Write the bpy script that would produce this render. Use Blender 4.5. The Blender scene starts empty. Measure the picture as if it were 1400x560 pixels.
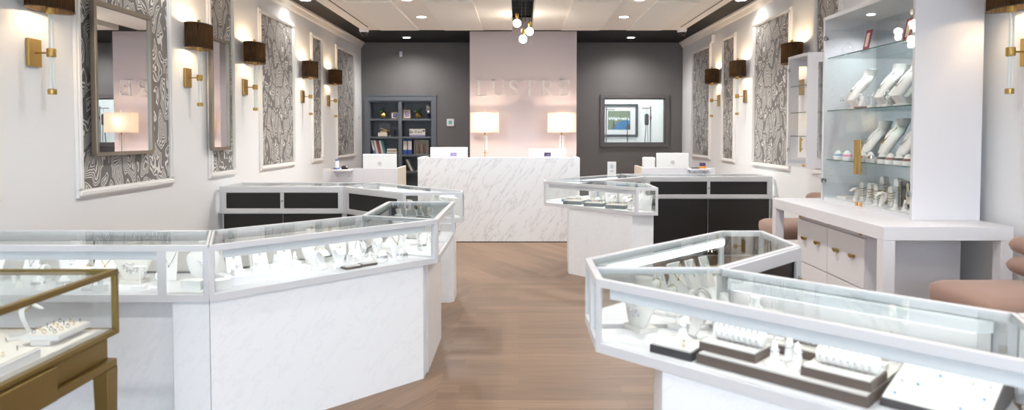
import bpy, bmesh, math, random
from mathutils import Vector, Matrix
random.seed(7)
S = bpy.context.scene
COL = S.collection
PI = math.pi
R = math.radians

# ------------------------------------------------------------------ materials
def lin(h):
    h = h.lstrip('#'); v = [int(h[i:i+2], 16)/255 for i in (0, 2, 4)]
    return tuple((c/12.92 if c <= .04045 else ((c+.055)/1.055)**2.4) for c in v) + (1,)
M = {}
def mat(name, col, rough=.5, metal=0, spec=.5, **kw):
    m = bpy.data.materials.new(name); m.use_nodes = True
    b = m.node_tree.nodes['Principled BSDF']
    b.inputs['Base Color'].default_value = lin(col) if isinstance(col, str) else tuple(col)+(1,)
    b.inputs['Roughness'].default_value = rough
    b.inputs['Metallic'].default_value = metal
    b.inputs['Specular IOR Level'].default_value = spec
    for k, v in kw.items():
        b.inputs[k.replace('_', ' ')].default_value = v
    M[name] = m
    return m
def emis(name, col, strength):
    m = bpy.data.materials.new(name); m.use_nodes = True
    nt = m.node_tree; nt.nodes.clear()
    e = nt.nodes.new('ShaderNodeEmission'); o = nt.nodes.new('ShaderNodeOutputMaterial')
    e.inputs[0].default_value = lin(col); e.inputs[1].default_value = strength
    nt.links.new(e.outputs[0], o.inputs[0]); M[name] = m
def glass(name, tint, refl=.04):
    m = bpy.data.materials.new(name); m.use_nodes = True
    nt = m.node_tree; nt.nodes.clear(); N = nt.nodes.new; L = nt.links.new
    o = N('ShaderNodeOutputMaterial'); mx = N('ShaderNodeMixShader')
    t = N('ShaderNodeBsdfTransparent'); g = N('ShaderNodeBsdfGlossy')
    t.inputs[0].default_value = tuple(tint)+(1,); g.inputs['Roughness'].default_value = 0.01
    lw = N('ShaderNodeLayerWeight'); lw.inputs['Blend'].default_value = .5
    p = N('ShaderNodeMath'); p.operation = 'POWER'; p.inputs[1].default_value = 5
    q = N('ShaderNodeMath'); q.operation = 'MULTIPLY_ADD'; q.inputs[1].default_value = .55; q.inputs[2].default_value = refl
    q.use_clamp = True
    L(lw.outputs['Facing'], p.inputs[0]); L(p.outputs[0], q.inputs[0]); L(q.outputs[0], mx.inputs[0])
    L(t.outputs[0], mx.inputs[1]); L(g.outputs[0], mx.inputs[2]); L(mx.outputs[0], o.inputs[0]); M[name] = m

mat('wall', '#edeeef', .7); mat('moulding', '#efedeb', .45)
mat('grey', '#6c6a69', .6); mat('black', '#0d0c0c', .7); mat('pink', '#ecdfe2', .6)
mat('cloud', '#efe9e2', .8); mat('panel_white', '#f3eee8', .8); mat('cornice', '#e9e6e2', .5)
mat('white', '#e4e3e7', .35); mat('gloss_white', '#e6e5e7', .25); mat('velvet', '#e9e7e4', .75)
mat('alu', '#d3d4d7', .35, .15); mat('housing', '#eef0f4', .4)
mat('deck', '#e0e0e1', .5); mat('door_black', '#15130f', .35); mat('door_black', '#181513', .4)
mat('gold', '#b8985a', .32, .9); mat('brass', '#8d7848', .38, .85); mat('chrome', '#d8d8d8', .15, 1)
mat('dark_silver', '#6d6f75', .25, .8); mat('silver', '#e2e2e4', .18, .9); mat('yellow_gold', '#d9b25c', .22, 1); mat('stone', '#cfe0ec', .05, 0, 1)
mat('blue_stone', '#7da3d8', .1, 0, 1); mat('tray_brown', '#5d504a', .5); mat('tray_grey', '#6f7678', .5); mat('tray_dark', '#39363a', .5)
mat('pad', '#e0dbd4', .8); mat('beige', '#e3d9ca', .7); mat('case_grey', '#4a4e52', .55)
mat('liner', '#dedad6', .25); mat('linen', '#dcd7cf', .8); mat('leaf', '#4c6b45', .6); mat('dark_item', '#26242a', .4); mat('red', '#8e2b44', .6); mat('cream', '#f1e3cf', .6)
mat('paper', '#e9e4da', .7); mat('book_red', '#b0525a', .6); mat('book_teal', '#5f9196', .6); mat('book_blue', '#4c6fae', .6)
mat('book_white', '#e8e6e4', .6); mat('book_brown', '#7d4b38', .6); mat('book_tan', '#b7a184', .6); mat('binder_blue', '#3a5aa2', .5)
mat('kraft', '#cdb083', .8); mat('wood_frame', '#a9814f', .5); mat('photo', '#8d8f95', .4); mat('purple', '#4b3a6b', .5); mat('lilac', '#a99cd0', .5)
mat('orange', '#d8923c', .5); mat('cuff_pink', '#d76a94', .5); mat('cuff_blue', '#7ba4cf', .5); mat('leather', '#2b2623', .5)
mat('screen', '#d9dcdd', .3); mat('lcd', '#6fb5a5', .3); mat('logo_grey', '#8f8b8c', .4); mat('warm_lit_side', '#d8cdbd', .5)  # workstation side colour holds the warm light falling on white panels
mat('letters', '#f8f4f2', .5); mat('mirror', '#eceef0', .0, 1); mat('mirror_frame', '#8f8578', .35, .7)
mat('window_trim', '#625f5f', .5); mat('bookcase', '#686e75', .5); mat('cord', '#141212', .6)
mat('pavement', '#b9b7b3', .9); mat('acrylic_white', '#eef0f0', .3); mat('dome', '#241f22', .1)
mat('skin_photo', '#c9a58a', .5); mat('water', '#4c7fae', .4); mat('boats', '#d9dde0', .5); mat('trees', '#7d8a76', .6); mat('pier', '#5c5a58', .6)
mat('frosted', '#dfe7e5', .4)
b = mat('velour', '#94786c', .75).node_tree.nodes['Principled BSDF']
b.inputs['Sheen Weight'].default_value = .6; b.inputs['Sheen Roughness'].default_value = .4; b.inputs['Sheen Tint'].default_value = lin('#f3ddd0')
emis('led', '#f4f7ff', 3.9); emis('down', '#fff4e6', 30); emis('bulb', '#fff3e0', 14); emis('warm_bulb', '#ffd9a8', 22)
emis('soft_panel', '#f2fff8', 3)
glass('glass', (.976, .987, .986)); glass('glass_top', (.945, .974, .970), .04); glass('clear', (.982, .988, .985)); glass('shelf_glass', (.90, .955, .945))
mat('glass_edge', '#34615a', .2)

def shade_mat(name, col, trans, amount):
    m = bpy.data.materials.new(name); m.use_nodes = True
    nt = m.node_tree; nt.nodes.clear(); N = nt.nodes.new; L = nt.links.new
    o = N('ShaderNodeOutputMaterial'); mx = N('ShaderNodeMixShader'); mx.inputs[0].default_value = amount
    d = N('ShaderNodeBsdfDiffuse'); t = N('ShaderNodeBsdfTranslucent')
    d.inputs[0].default_value = lin(col); t.inputs[0].default_value = lin(trans)
    L(d.outputs[0], mx.inputs[1]); L(t.outputs[0], mx.inputs[2]); L(mx.outputs[0], o.inputs[0]); M[name] = m
    return nt, d, t
shade_mat('lamp_shade', '#f6efe6', '#fff3e4', .55)
nt, d, t = shade_mat('sconce_shade', '#1d1712', '#5c4630', .025)
# woven streaks of the sconce fabric
N = nt.nodes.new; L = nt.links.new
tc = N('ShaderNodeTexCoord'); mp = N('ShaderNodeMapping'); mp.inputs['Scale'].default_value = (420, 420, 10)
no = N('ShaderNodeTexNoise'); no.inputs['Scale'].default_value = 1; no.inputs['Detail'].default_value = 3
cr = N('ShaderNodeValToRGB'); cr.color_ramp.elements[0].position = .35; cr.color_ramp.elements[0].color = lin('#0b0908'); cr.color_ramp.elements[1].position = .75; cr.color_ramp.elements[1].color = lin('#4b4033')
L(tc.outputs['Object'], mp.inputs[0]); L(mp.outputs[0], no.inputs['Vector']); L(no.outputs[0], cr.inputs[0]); L(cr.outputs[0], d.inputs[0])

def marble(name, base, vein, scale, amount, rot=.6):
    m = mat(name, base, .25); nt = m.node_tree; N = nt.nodes.new; L = nt.links.new
    b = nt.nodes['Principled BSDF']
    g = N('ShaderNodeNewGeometry'); mp = N('ShaderNodeMapping'); mp.inputs['Rotation'].default_value = (.1, -rot, .2)
    mq = N('ShaderNodeMapping'); mq.inputs['Scale'].default_value = (scale*2.6, scale, scale*.65)
    n1 = N('ShaderNodeTexNoise'); n1.inputs['Scale'].default_value = 1.2; n1.inputs['Detail'].default_value = 7; n1.inputs['Roughness'].default_value = .62; n1.inputs['Distortion'].default_value = .35
    a = N('ShaderNodeMath'); a.operation = 'SUBTRACT'; a.inputs[1].default_value = .5
    ab = N('ShaderNodeMath'); ab.operation = 'ABSOLUTE'
    cr = N('ShaderNodeValToRGB'); cr.color_ramp.elements[0].position = 0; cr.color_ramp.elements[0].color = (1, 1, 1, 1); cr.color_ramp.elements[1].position = .026; cr.color_ramp.elements[1].color = (0, 0, 0, 1)
    n2 = N('ShaderNodeTexNoise'); n2.inputs['Scale'].default_value = .9; n2.inputs['Detail'].default_value = 4
    ml = N('ShaderNodeMath'); ml.operation = 'MULTIPLY'
    m2 = N('ShaderNodeMath'); m2.operation = 'MULTIPLY'; m2.inputs[1].default_value = amount
    mx = N('ShaderNodeMix'); mx.data_type = 'RGBA'; mx.inputs['A'].default_value = lin(base); mx.inputs['B'].default_value = lin(vein)
    L(g.outputs['Position'], mp.inputs[0]); L(mp.outputs[0], mq.inputs[0]); L(mq.outputs[0], n1.inputs['Vector']); L(mq.outputs[0], n2.inputs['Vector'])
    L(n1.outputs[0], a.inputs[0]); L(a.outputs[0], ab.inputs[0]); L(ab.outputs[0], cr.inputs[0])
    L(cr.outputs[0], ml.inputs[0]); L(n2.outputs[0], ml.inputs[1]); L(ml.outputs[0], m2.inputs[0])
    L(m2.outputs[0], mx.inputs['Factor']); L(mx.outputs['Result'], b.inputs['Base Color'])
marble('marble', '#e6e9ed', '#96989e', 2.4, .6, .62); marble('marble_soft', '#eceef1', '#c9cdd4', 4.5, .3, .62)

def floor_mat(name, ang):
    m = mat(name, '#a58a74', .42); nt = m.node_tree; N = nt.nodes.new; L = nt.links.new
    b = nt.nodes['Principled BSDF']
    g = N('ShaderNodeNewGeometry'); mp = N('ShaderNodeMapping'); mp.inputs['Rotation'].default_value = (0, 0, -ang)
    br = N('ShaderNodeTexBrick'); br.inputs['Scale'].default_value = 1; br.inputs['Brick Width'].default_value = .95; br.inputs['Row Height'].default_value = .115
    br.inputs['Mortar Size'].default_value = .0012; br.inputs['Mortar Smooth'].default_value = .3; br.offset = .37
    br.inputs['Color1'].default_value = lin('#876d57'); br.inputs['Color2'].default_value = lin('#705a47'); br.inputs['Mortar'].default_value = lin('#6f5a4a')
    mp2 = N('ShaderNodeMapping'); mp2.inputs['Scale'].default_value = (1.2, 26, 1)
    n1 = N('ShaderNodeTexNoise'); n1.inputs['Scale'].default_value = 1.6; n1.inputs['Detail'].default_value = 6; n1.inputs['Roughness'].default_value = .6
    cr = N('ShaderNodeValToRGB'); cr.color_ramp.elements[0].position = .3; cr.color_ramp.elements[0].color = (.72, .70, .68, 1); cr.color_ramp.elements[1].position = .72; cr.color_ramp.elements[1].color = (1.12, 1.12, 1.12, 1)
    mx = N('ShaderNodeMix'); mx.data_type = 'RGBA'; mx.blend_type = 'MULTIPLY'; mx.inputs['Factor'].default_value = 1
    L(g.outputs['Position'], mp.inputs[0]); L(mp.outputs[0], br.inputs['Vector']); L(mp.outputs[0], mp2.inputs[0]); L(mp2.outputs[0], n1.inputs['Vector'])
    L(n1.outputs[0], cr.inputs[0]); L(br.outputs['Color'], mx.inputs['A']); L(cr.outputs[0], mx.inputs['B']); L(mx.outputs['Result'], b.inputs['Base Color'])
    return m
floor_mat('floor_a', 0); floor_mat('floor_b', R(60)); floor_mat('floor_c', R(-60))

def paper_mat():
    m = mat('wallpaper', '#6b6866', .45); nt = m.node_tree; N = nt.nodes.new; L = nt.links.new
    b = nt.nodes['Principled BSDF']
    g = N('ShaderNodeNewGeometry'); mp = N('ShaderNodeMapping'); mp.inputs['Scale'].default_value = (0, 5.6, 3.5)
    n0 = N('ShaderNodeTexNoise'); n0.inputs['Scale'].default_value = 1.1; n0.inputs['Detail'].default_value = 1.5
    ad = N('ShaderNodeMixRGB'); ad.blend_type = 'LINEAR_LIGHT'; ad.inputs[0].default_value = .55
    v = N('ShaderNodeTexVoronoi'); v.feature = 'DISTANCE_TO_EDGE'; v.inputs['Scale'].default_value = 1; v.inputs['Randomness'].default_value = .9
    mm = N('ShaderNodeMath'); mm.operation = 'MULTIPLY'; mm.inputs[1].default_value = 92
    s = N('ShaderNodeMath'); s.operation = 'SINE'
    cr = N('ShaderNodeValToRGB'); e = cr.color_ramp.elements; e[0].position = .0; e[0].color = (0, 0, 0, 1); e[1].position = .5; e[1].color = (1, 1, 1, 1)
    gp = N('ShaderNodeMath'); gp.operation = 'GREATER_THAN'; gp.inputs[1].default_value = .035
    ml = N('ShaderNodeMath'); ml.operation = 'MULTIPLY'
    mx = N('ShaderNodeMix'); mx.data_type = 'RGBA'; mx.inputs['A'].default_value = lin('#726f6d'); mx.inputs['B'].default_value = lin('#e0deda')
    L(g.outputs['Position'], mp.inputs[0]); L(mp.outputs[0], n0.inputs['Vector']); L(mp.outputs[0], ad.inputs[1]); L(n0.outputs['Color'], ad.inputs[2])
    L(ad.outputs[0], v.inputs['Vector']); L(v.outputs['Distance'], mm.inputs[0]); L(mm.outputs[0], s.inputs[0]); L(s.outputs[0], cr.inputs[0])
    L(v.outputs['Distance'], gp.inputs[0]); L(cr.outputs[0], ml.inputs[0]); L(gp.outputs[0], ml.inputs[1]); L(ml.outputs[0], mx.inputs['Factor'])
    L(mx.outputs['Result'], b.inputs['Base Color'])
paper_mat()

# ------------------------------------------------------------------ geometry helpers
class MB:
    def __init__(s): s.bm = bmesh.new()
    def quadmesh(s, vs, fs):
        v = [s.bm.verts.new(p) for p in vs]
        for f in fs:
            try: s.bm.faces.new([v[i] for i in f])
            except ValueError: pass
        return s
    def box(s, x0, x1, y0, y1, z0, z1):
        return s.prism([(x0, y0), (x1, y0), (x1, y1), (x0, y1)], z0, z1)
    def prism(s, p, z0, z1):
        n = len(p)
        if sum(p[i][0]*p[(i+1) % n][1]-p[(i+1) % n][0]*p[i][1] for i in range(n)) < 0: p = p[::-1]
        vs = [(x, y, z0) for x, y in p]+[(x, y, z1) for x, y in p]
        return s.quadmesh(vs, [tuple(range(n))[::-1], tuple(range(n, 2*n))]+[(i, (i+1) % n, n+(i+1) % n, n+i) for i in range(n)])
    def slab(s, p, f, d0, d1):
        """a plan outline p in 2D set into 3D by f(u, v, d), from depth d0 to d1"""
        n = len(p)
        vs = [f(u, v, d0) for u, v in p]+[f(u, v, d1) for u, v in p]
        return s.quadmesh(vs, [tuple(range(n))[::-1], tuple(range(n, 2*n))]+[(i, (i+1) % n, n+(i+1) % n, n+i) for i in range(n)])
    def loft(s, rings, cap=True):
        n = len(rings[0]); vs = [p for r in rings for p in r]; fs = []
        for k in range(len(rings)-1):
            for i in range(n): fs.append((k*n+i, k*n+(i+1) % n, (k+1)*n+(i+1) % n, (k+1)*n+i))
        if cap: fs += [tuple(range(n))[::-1], tuple(range((len(rings)-1)*n, len(rings)*n))]
        return s.quadmesh(vs, fs)
    def lathe(s, prof, n=24, c=(0, 0, 0), axis='z', cap=True):
        rings = []
        for r, h in prof:
            ring = []
            for i in range(n):
                a = 2*PI*i/n; x, y = r*math.cos(a), r*math.sin(a)
                p = (x, y, h) if axis == 'z' else ((h, x, y) if axis == 'x' else (y, h, x))
                ring.append((p[0]+c[0], p[1]+c[1], p[2]+c[2]))
            rings.append(ring)
        return s.loft(rings, cap)
    def ell(s, secs, n=20, c=(0, 0, 0)):
        """stack of ellipses (z, a, b, dx, dy)"""
        return s.loft([[(c[0]+dx+a*math.cos(2*PI*i/n), c[1]+dy+b*math.sin(2*PI*i/n), c[2]+z) for i in range(n)] for z, a, b, dx, dy in secs])
    def tube(s, pts, r, n=8, closed=False):
        P = [Vector(p) for p in pts]; rings = []; m = len(P); prev = None
        for k in range(m):
            a = P[(k-1) % m] if (closed or k > 0) else P[k]; b_ = P[(k+1) % m] if (closed or k < m-1) else P[k]
            t = (b_-a).normalized()
            if prev is None:
                u = t.orthogonal().normalized()
            else:
                u = (prev-t*prev.dot(t)).normalized()
            prev = u; w = t.cross(u); rr = r[k] if isinstance(r, (list, tuple)) else r
            rings.append([tuple(P[k]+u*rr*math.cos(2*PI*i/n)+w*rr*math.sin(2*PI*i/n)) for i in range(n)])
        if closed: rings.append(rings[0]); return s.loft(rings, False)
        return s.loft(rings)
    def ball(s, c, r, n=12, sz=1.0):
        k = n//2
        return s.lathe([(r*math.sin(PI*i/k)+1e-5, -r*sz*math.cos(PI*i/k)) for i in range(k+1)], n, c)
    def torus(s, c, Rr, r, n=20, axis='z', sx=1, sy=1):
        pts = []
        for i in range(n):
            a = 2*PI*i/n; x, y = Rr*sx*math.cos(a), Rr*sy*math.sin(a)
            p = (x, y, 0) if axis == 'z' else ((0, x, y) if axis == 'x' else (x, 0, y))
            pts.append((p[0]+c[0], p[1]+c[1], p[2]+c[2]))
        return s.tube(pts, r, 6, True)
    def xf(s, mtx):
        bmesh.ops.transform(s.bm, matrix=mtx, verts=s.bm.verts); return s
    def mesh(s, name, smooth=False):
        bmesh.ops.remove_doubles(s.bm, verts=s.bm.verts, dist=1e-6)
        bmesh.ops.recalc_face_normals(s.bm, faces=s.bm.faces)
        me = bpy.data.meshes.new(name); s.bm.to_mesh(me); s.bm.free()
        if smooth:
            for p in me.polygons: p.use_smooth = True
            if smooth != 'all': me.set_sharp_from_angle(angle=R(40))
        return me
    def build(s, name, m, parent=None, smooth=False, bevel=0, world=False, seg=2):
        if world and parent is not None: s.xf(Matrix.Translation(-Vector(root_loc(parent))))
        me = s.mesh(name, smooth)
        for mm in (m if isinstance(m, (list, tuple)) else [m]): me.materials.append(M[mm])
        o = bpy.data.objects.new(name, me); COL.objects.link(o)
        if parent is not None: o.parent = parent
        if bevel:
            bv = o.modifiers.new('bevel', 'BEVEL'); bv.width = bevel; bv.segments = seg; bv.limit_method = 'ANGLE'; bv.angle_limit = R(40)
        return o
def root_loc(o):
    v = Vector((0, 0, 0))
    while o is not None: v += o.location; o = o.parent
    return v
def thing(name, label, cat, loc=(0, 0, 0), rz=0, group=None):
    o = bpy.data.objects.new(name, None); COL.objects.link(o); o.empty_display_size = .1
    o.location = loc; o.rotation_euler = (0, 0, rz); tag(o, label, cat, group)
    return o
def tag(o, label, cat, group=None):
    o['label'] = label; o['category'] = cat
    if group: o['group'] = group
    return o
def struct(o): o['kind'] = 'structure'; return o
def boxo(name, m, x0, x1, y0, y1, z0, z1, parent=None, bevel=0, world=True):
    return MB().box(x0, x1, y0, y1, z0, z1).build(name, m, parent, bevel=bevel, world=world)
def text(s, size, depth, m, name, parent, loc, rot=(PI/2, 0, 0), shear=0):
    cu = bpy.data.curves.new('lettering', 'FONT'); cu.body = s; cu.size = size; cu.extrude = depth; cu.align_x = 'CENTER'; cu.align_y = 'CENTER'; cu.shear = shear
    o = bpy.data.objects.new('lettering', cu); COL.objects.link(o)
    me = bpy.data.meshes.new_from_object(o.evaluated_get(bpy.context.evaluated_depsgraph_get()))
    COL.objects.unlink(o); bpy.data.objects.remove(o); bpy.data.curves.remove(cu)
    me.materials.clear(); me.materials.append(M[m])
    q = bpy.data.objects.new(name, me); COL.objects.link(q); q.location = loc; q.rotation_euler = rot
    if parent is not None: q.parent = parent
    return q
def light(kind, name, loc, energy, col, parent=None, rot=(0, 0, 0), **kw):
    l = bpy.data.lights.new(name, kind); l.energy = energy; l.color = col[:3] if not isinstance(col, str) else lin(col)[:3]
    for k, v in kw.items(): setattr(l, k, v)
    o = bpy.data.objects.new(name, l); COL.objects.link(o); o.location = loc; o.rotation_euler = rot
    if parent is not None: o.parent = parent
    return o
def inset(p, d):
    """inset a CCW polygon by d (one distance, or one per edge)"""
    n = len(p); ds = d if isinstance(d, (list, tuple)) else [d]*n; L = []
    for i in range(n):
        a, b_ = Vector(p[i]), Vector(p[(i+1) % n]); t = (b_-a).normalized(); nn = Vector((-t.y, t.x)); L.append((a+nn*ds[i], t))
    out = []
    for i in range(n):
        (a, t), (c, u) = L[i-1], L[i]; den = t.x*u.y-t.y*u.x
        if abs(den) < 1e-6: out.append(tuple(c)); continue
        k = ((c.x-a.x)*u.y-(c.y-a.y)*u.x)/den; out.append(tuple(a+t*k))
    return out

# ------------------------------------------------------------------ room shell
XL, XR, YB, YF, ZC = -3.0, 3.1, 13.0, -3.2, 3.2
zones = [([(-.475, YF), (XR+.1, YF), (XR+.1, 6.2), (1.0, 6.2), (.516, 6.83), (.195, 7.218), (-.475, 6.83)], 'floor_a'),
         ([(XL-.1, YF), (-.475, YF), (-.475, 6.83), (XL-.1, 5.4)], 'floor_b'),
         ([(1.0, 6.2), (XR+.1, 6.2), (XR+.1, 11.6), (.195, 7.218), (.516, 6.83)], 'floor_b'),
         ([(XL-.1, 5.4), (-.475, 6.83), (.195, 7.218), (XR+.1, 11.6), (XR+.1, YB+2.2), (XL-.1, YB+2.2)], 'floor_c')]
mb = MB(); idx = []
for i, (p, _) in enumerate(zones):
    n0 = len(mb.bm.faces); mb.quadmesh([(x, y, 0) for x, y in p]+[], [tuple(range(len(p)))]); idx.append(i)
for i, f in enumerate(mb.bm.faces): f.material_index = i
me = mb.mesh('floor')
for _, m in zones: me.materials.append(M[m])
fl = bpy.data.objects.new('floor', me); COL.objects.link(fl); struct(fl)
mb = MB(); mb.box(XL-.1, -.12, YF, YB+2.2, ZC, ZC+.1).box(.21, XR+.1, YF, YB+2.2, ZC, ZC+.1).box(-.12, .21, 11.9, YB+2.2, ZC, ZC+.1)
mb.box(-.22, -.12, YF, 12, ZC+.1, ZC+.5).box(.21, .31, YF, 12, ZC+.1, ZC+.5).box(-.22, .31, YF, 12, ZC+.5, ZC+.6).box(-.12, .21, 11.9, 12, ZC+.1, ZC+.5).box(-.12, .21, YF, YF+.1, ZC, ZC+.5)
struct(mb.build('ceiling', 'black'))
struct(boxo('wall_left', 'wall', XL-.1, XL, YF, YB+2.2, 0, ZC))
struct(boxo('wall_right', 'wall', XR, XR+.1, YF, YB+2.2, 0, ZC))
# back wall with the openings of the bookcase and the interior window
BX0, BX1, BZ1 = -2.86, -1.66, 2.10
WX0, WX1, WZ0, WZ1 = 1.61, 2.77, 1.295, 2.14
mb = MB()
mb.box(XL, BX0, YB, YB+.12, 0, ZC).box(BX0, BX1, YB, YB+.12, BZ1, ZC).box(BX1, -.835, YB, YB+.12, 0, ZC)
mb.box(.966, WX0, YB, YB+.12, 0, ZC).box(WX0, WX1, YB, YB+.12, 0, WZ0).box(WX0, WX1, YB, YB+.12, WZ1, ZC).box(WX1, XR, YB, YB+.12, 0, ZC)
struct(mb.build('wall_back', 'grey'))
mb = MB(); mb.box(-.835, .966, 11.55, YB+.12, 0, ZC-.002).box(-.118, .208, 11.55, 11.89, ZC-.002, 3.43); struct(mb.build('wall_feature', 'pink'))
struct(boxo('wall_workshop', 'wall', .6, XR, YB+1.6, YB+1.7, 0, ZC))
struct(boxo('wall_workshop_side', 'wall', .55, .6, YB+.13, YB+1.6, 0, ZC))
# shop front behind the viewer: piers, header and glazing bars
mb = MB(); mb.box(XL, -2.8, YF, YF+.12, 0, ZC).box(2.9, XR, YF, YF+.12, 0, ZC).box(-2.8, 2.9, YF, YF+.12, 2.95, ZC)
struct(mb.build('wall_front', 'wall'))
w = struct(bpy.data.objects.new('window_2', None)); COL.objects.link(w)
mb = MB()
for x in (-2.8, -1.4, 0, 1.4, 2.84): mb.box(x, x+.06, YF+.02, YF+.1, 0, 2.95)
mb.box(-2.8, 2.9, YF+.02, YF+.1, 0, .08).box(-2.8, 2.9, YF+.02, YF+.1, 2.3, 2.36)
mb.build('window_frame', 'cord', w)
boxo('window_glass', 'clear', -2.8, 2.9, YF+.055, YF+.063, .08, 2.95, w)
struct(boxo('pavement', 'pavement', -12, 12, YF-14, YF-.01, -.06, -.01))
# crown moulding
def crown(name, x0, sx):
    prof = [(0, 0), (.075, 0), (.07, -.025), (.045, -.04), (.02, -.085), (0, -.1)]
    return struct(MB().slab(prof, lambda u, v, d: (x0+sx*u, d, ZC+v-.001), YF+.13, YB).build(name, 'cornice'))
crown('trim_1', XL, 1); crown('trim_2', XR, -1)
for nm, x0, x1 in (('baseboard_left', XL, XL+.015), ('baseboard_right', XR-.015, XR)): struct(boxo(nm, 'moulding', x0, x1, YF+.13, YB, 0, .12))
# window in the back wall
w1 = struct(bpy.data.objects.new('window_1', None)); COL.objects.link(w1); w1.location = (0, YB, 0)
mb = MB(); a, b2, c, d2, k = WX0-.005, WX1+.005, WZ0-.005, WZ1+.005, .07
for (x0, x1, z0, z1) in ((a-k, b2+k, d2, d2+k), (a-k, b2+k, c-k, c), (a-k, a, c, d2), (b2, b2+k, c, d2)): mb.box(x0, x1, YB-.035, YB, z0, z1)
for (x0, x1, z0, z1) in ((a, b2, d2-.02, d2), (a, b2, c, c+.02), (a, a+.02, c, d2), (b2-.02, b2, c, d2)): mb.box(x0, x1, YB-.02, YB+.1, z0, z1)
mb.build('window_frame', 'window_trim', w1, bevel=.004, world=True)
boxo('window_glass', 'clear', a+.02, b2-.02, YB+.04, YB+.046, c+.02, d2-.02, w1)

# ceiling clouds with drop panels
ZD = 3.05
def cloud(x0, x1, px, label):
    c = thing('ceiling_cloud', label, 'ceiling panel', (0, 5, ZD))
    boxo('cloud_slab', 'cloud', x0, x1, YF+.4, 10.41, ZD, ZC-.002, c, .004)
    for y0, y1 in ((8.05, 10.25), (5.6, 7.8), (3.15, 5.35), (.7, 2.9)):
        for a, b_ in px: boxo('drop_panel', 'panel_white', a, b_, y0, y1, ZD-.03, ZD-.0005, c, .003)
    return c
cloud(-2.39, -.10, ((-2.07, -1.5), (-1.12, -.54)), 'white suspended ceiling slab over the mirror wall, with two rows of drop panels')
cloud(.19, 2.5, ((.63, 1.2), (1.6, 2.12)), 'white suspended ceiling slab on the side of the tall white display cabinet')
g = thing('ceiling_grid', 'black grid of bars in the slot between the two ceiling slabs', 'ceiling grid', (.045, 5, ZC+.2))
mb = MB()
for i in range(40): mb.box(-.118, .208, i*.28, i*.28+.012, ZC+.16, ZC+.20)
for x in (-.118, .03, .09, .196): mb.box(x, x+.012, -1, 11.5, ZC+.16, ZC+.2)
mb.build('bar_lattice', 'case_grey', g, world=True)
for sx, side, lab in ((-2.1, 1, 'thin dark linear air slot in the ceiling slab over the mirror wall'), (2.25, -1, 'thin dark linear air slot in the ceiling slab over the display cabinet')):
    v = thing('air_vent', lab, 'vent', (sx-.12*side, 8.9, ZD))
    MB().box(-.02, .02, -1.2, 1.2, -.006, -.0006).build('vent_frame', 'cloud', v); MB().box(-.008, .008, -1.18, 1.18, -.008, -.0062).build('slot', 'black', v)

def downlight(x, y, z, label, energy=28, grp='recessed ceiling downlights', dirn=(0, 0, 0)):
    t = thing('downlight', label, 'ceiling light', (x, y, z), 0, grp)
    MB().lathe([(.062, -.002), (.062, -.008), (.078, -.008), (.085, -.001), (.085, -.0005), (.06, -.0005)], 24, cap=False).build('trim_ring', 'white', t, True)
    MB().lathe([(.0001, -.005), (.061, -.005), (.061, -.003), (.0001, -.003)], 24).build('lens', 'down', t)
    light('SPOT', 'downlight_beam', (0, 0, -.03), energy*3.0, (1, .97, .94), t, dirn, spot_size=R(156), spot_blend=.9, shadow_soft_size=.06)
rows = ['first', 'second', 'third', 'fourth', 'fifth', 'sixth', 'seventh']
for i, y in enumerate((9.2, 7.98, 5.5, 3.0, .8, -1.4)):
    for x, s in ((-1.31, 'mirror side'), (1.40, 'cabinet side')):
        downlight(x, y, ZD, f'round white downlight in the ceiling slab, {rows[i]} from the reception end on the {s}', 54 if i == 0 else 32)
for x, s in ((-2.02, 'bookcase'), (2.0, 'interior window')): downlight(x, 12.3, ZC, f'round downlight in the black ceiling in front of the {s}', 26)
for i, y in enumerate((8.8, 5.6, 2.4, -.8)):
    for x, s in ((-2.74, 'mirror'), (2.84, 'cabinet')): downlight(x, y, ZC, f'round downlight in the black ceiling strip along the {s} wall, {rows[i]} from the back', 5)

# pendants
for k, (x, y, zc, lab) in enumerate(((-.03, 9.0, 2.93, 'highest of the three globe bulb pendants, by the slot edge'), (.135, 9.05, 2.83, 'middle-height globe bulb pendant beside the cabinet-side slab'), (.048, 8.9, 2.71, 'lowest of the three globe bulb pendants, in the middle'))):
    p = thing('pendant_lamp', lab, 'pendant lamp', (x, y, zc), 0, 'globe bulb pendants')
    MB().tube([(0, 0, .13), (0, 0, ZC+.498-zc)], .004).build('cord', 'cord', p)
    MB().lathe([(.014, .045), (.02, .055), (.02, .12), (.012, .132)], 16).build('bulb_holder', 'yellow_gold', p, True)
    MB().ball((0, 0, 0), .052, 20).build('bulb', 'bulb', p, 'all')
    light('POINT', 'pendant_glow', (0, 0, -.075), 2, (1, .88, .74), p, shadow_soft_size=.04)
# dome cameras, sensors, thermostat
for x, y, lab in ((-2.42, 10.5, 'dark glass dome camera under the ceiling slab corner by the bookcase wall'), (2.53, 10.5, 'dark glass dome camera under the ceiling slab corner by the interior window')):
    t = thing('dome_camera', lab, 'security camera', (x-(.09 if x > 0 else -.09), y-.2, ZD-.0005))
    MB().lathe([(.001, 0), (.07, 0), (.075, -.02), (.06, -.05), (.001, -.05)], 20).build('ceiling_mount', 'white', t, True)
    MB().lathe([(.001, -.051), (.055, -.051), (.052, -.075), (.035, -.1), (.001, -.11)], 20).build('dome', 'dome', t, True)
t = thing('motion_sensor', 'small cream motion sensor high on the grey wall over the bookcase', 'sensor', (-2.243, YB, 2.98))
MB().box(-.027, .027, -.03, -.006, -.05, .05).build('housing', 'white', t, bevel=.006); MB().box(-.022, .022, -.0055, -.001, -.045, .045).build('wall_mount', 'white', t)
t = thing('thermostat', 'white square thermostat with teal screen on the grey wall beside bookcase', 'thermostat', (-1.31, YB, 1.685))
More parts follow.
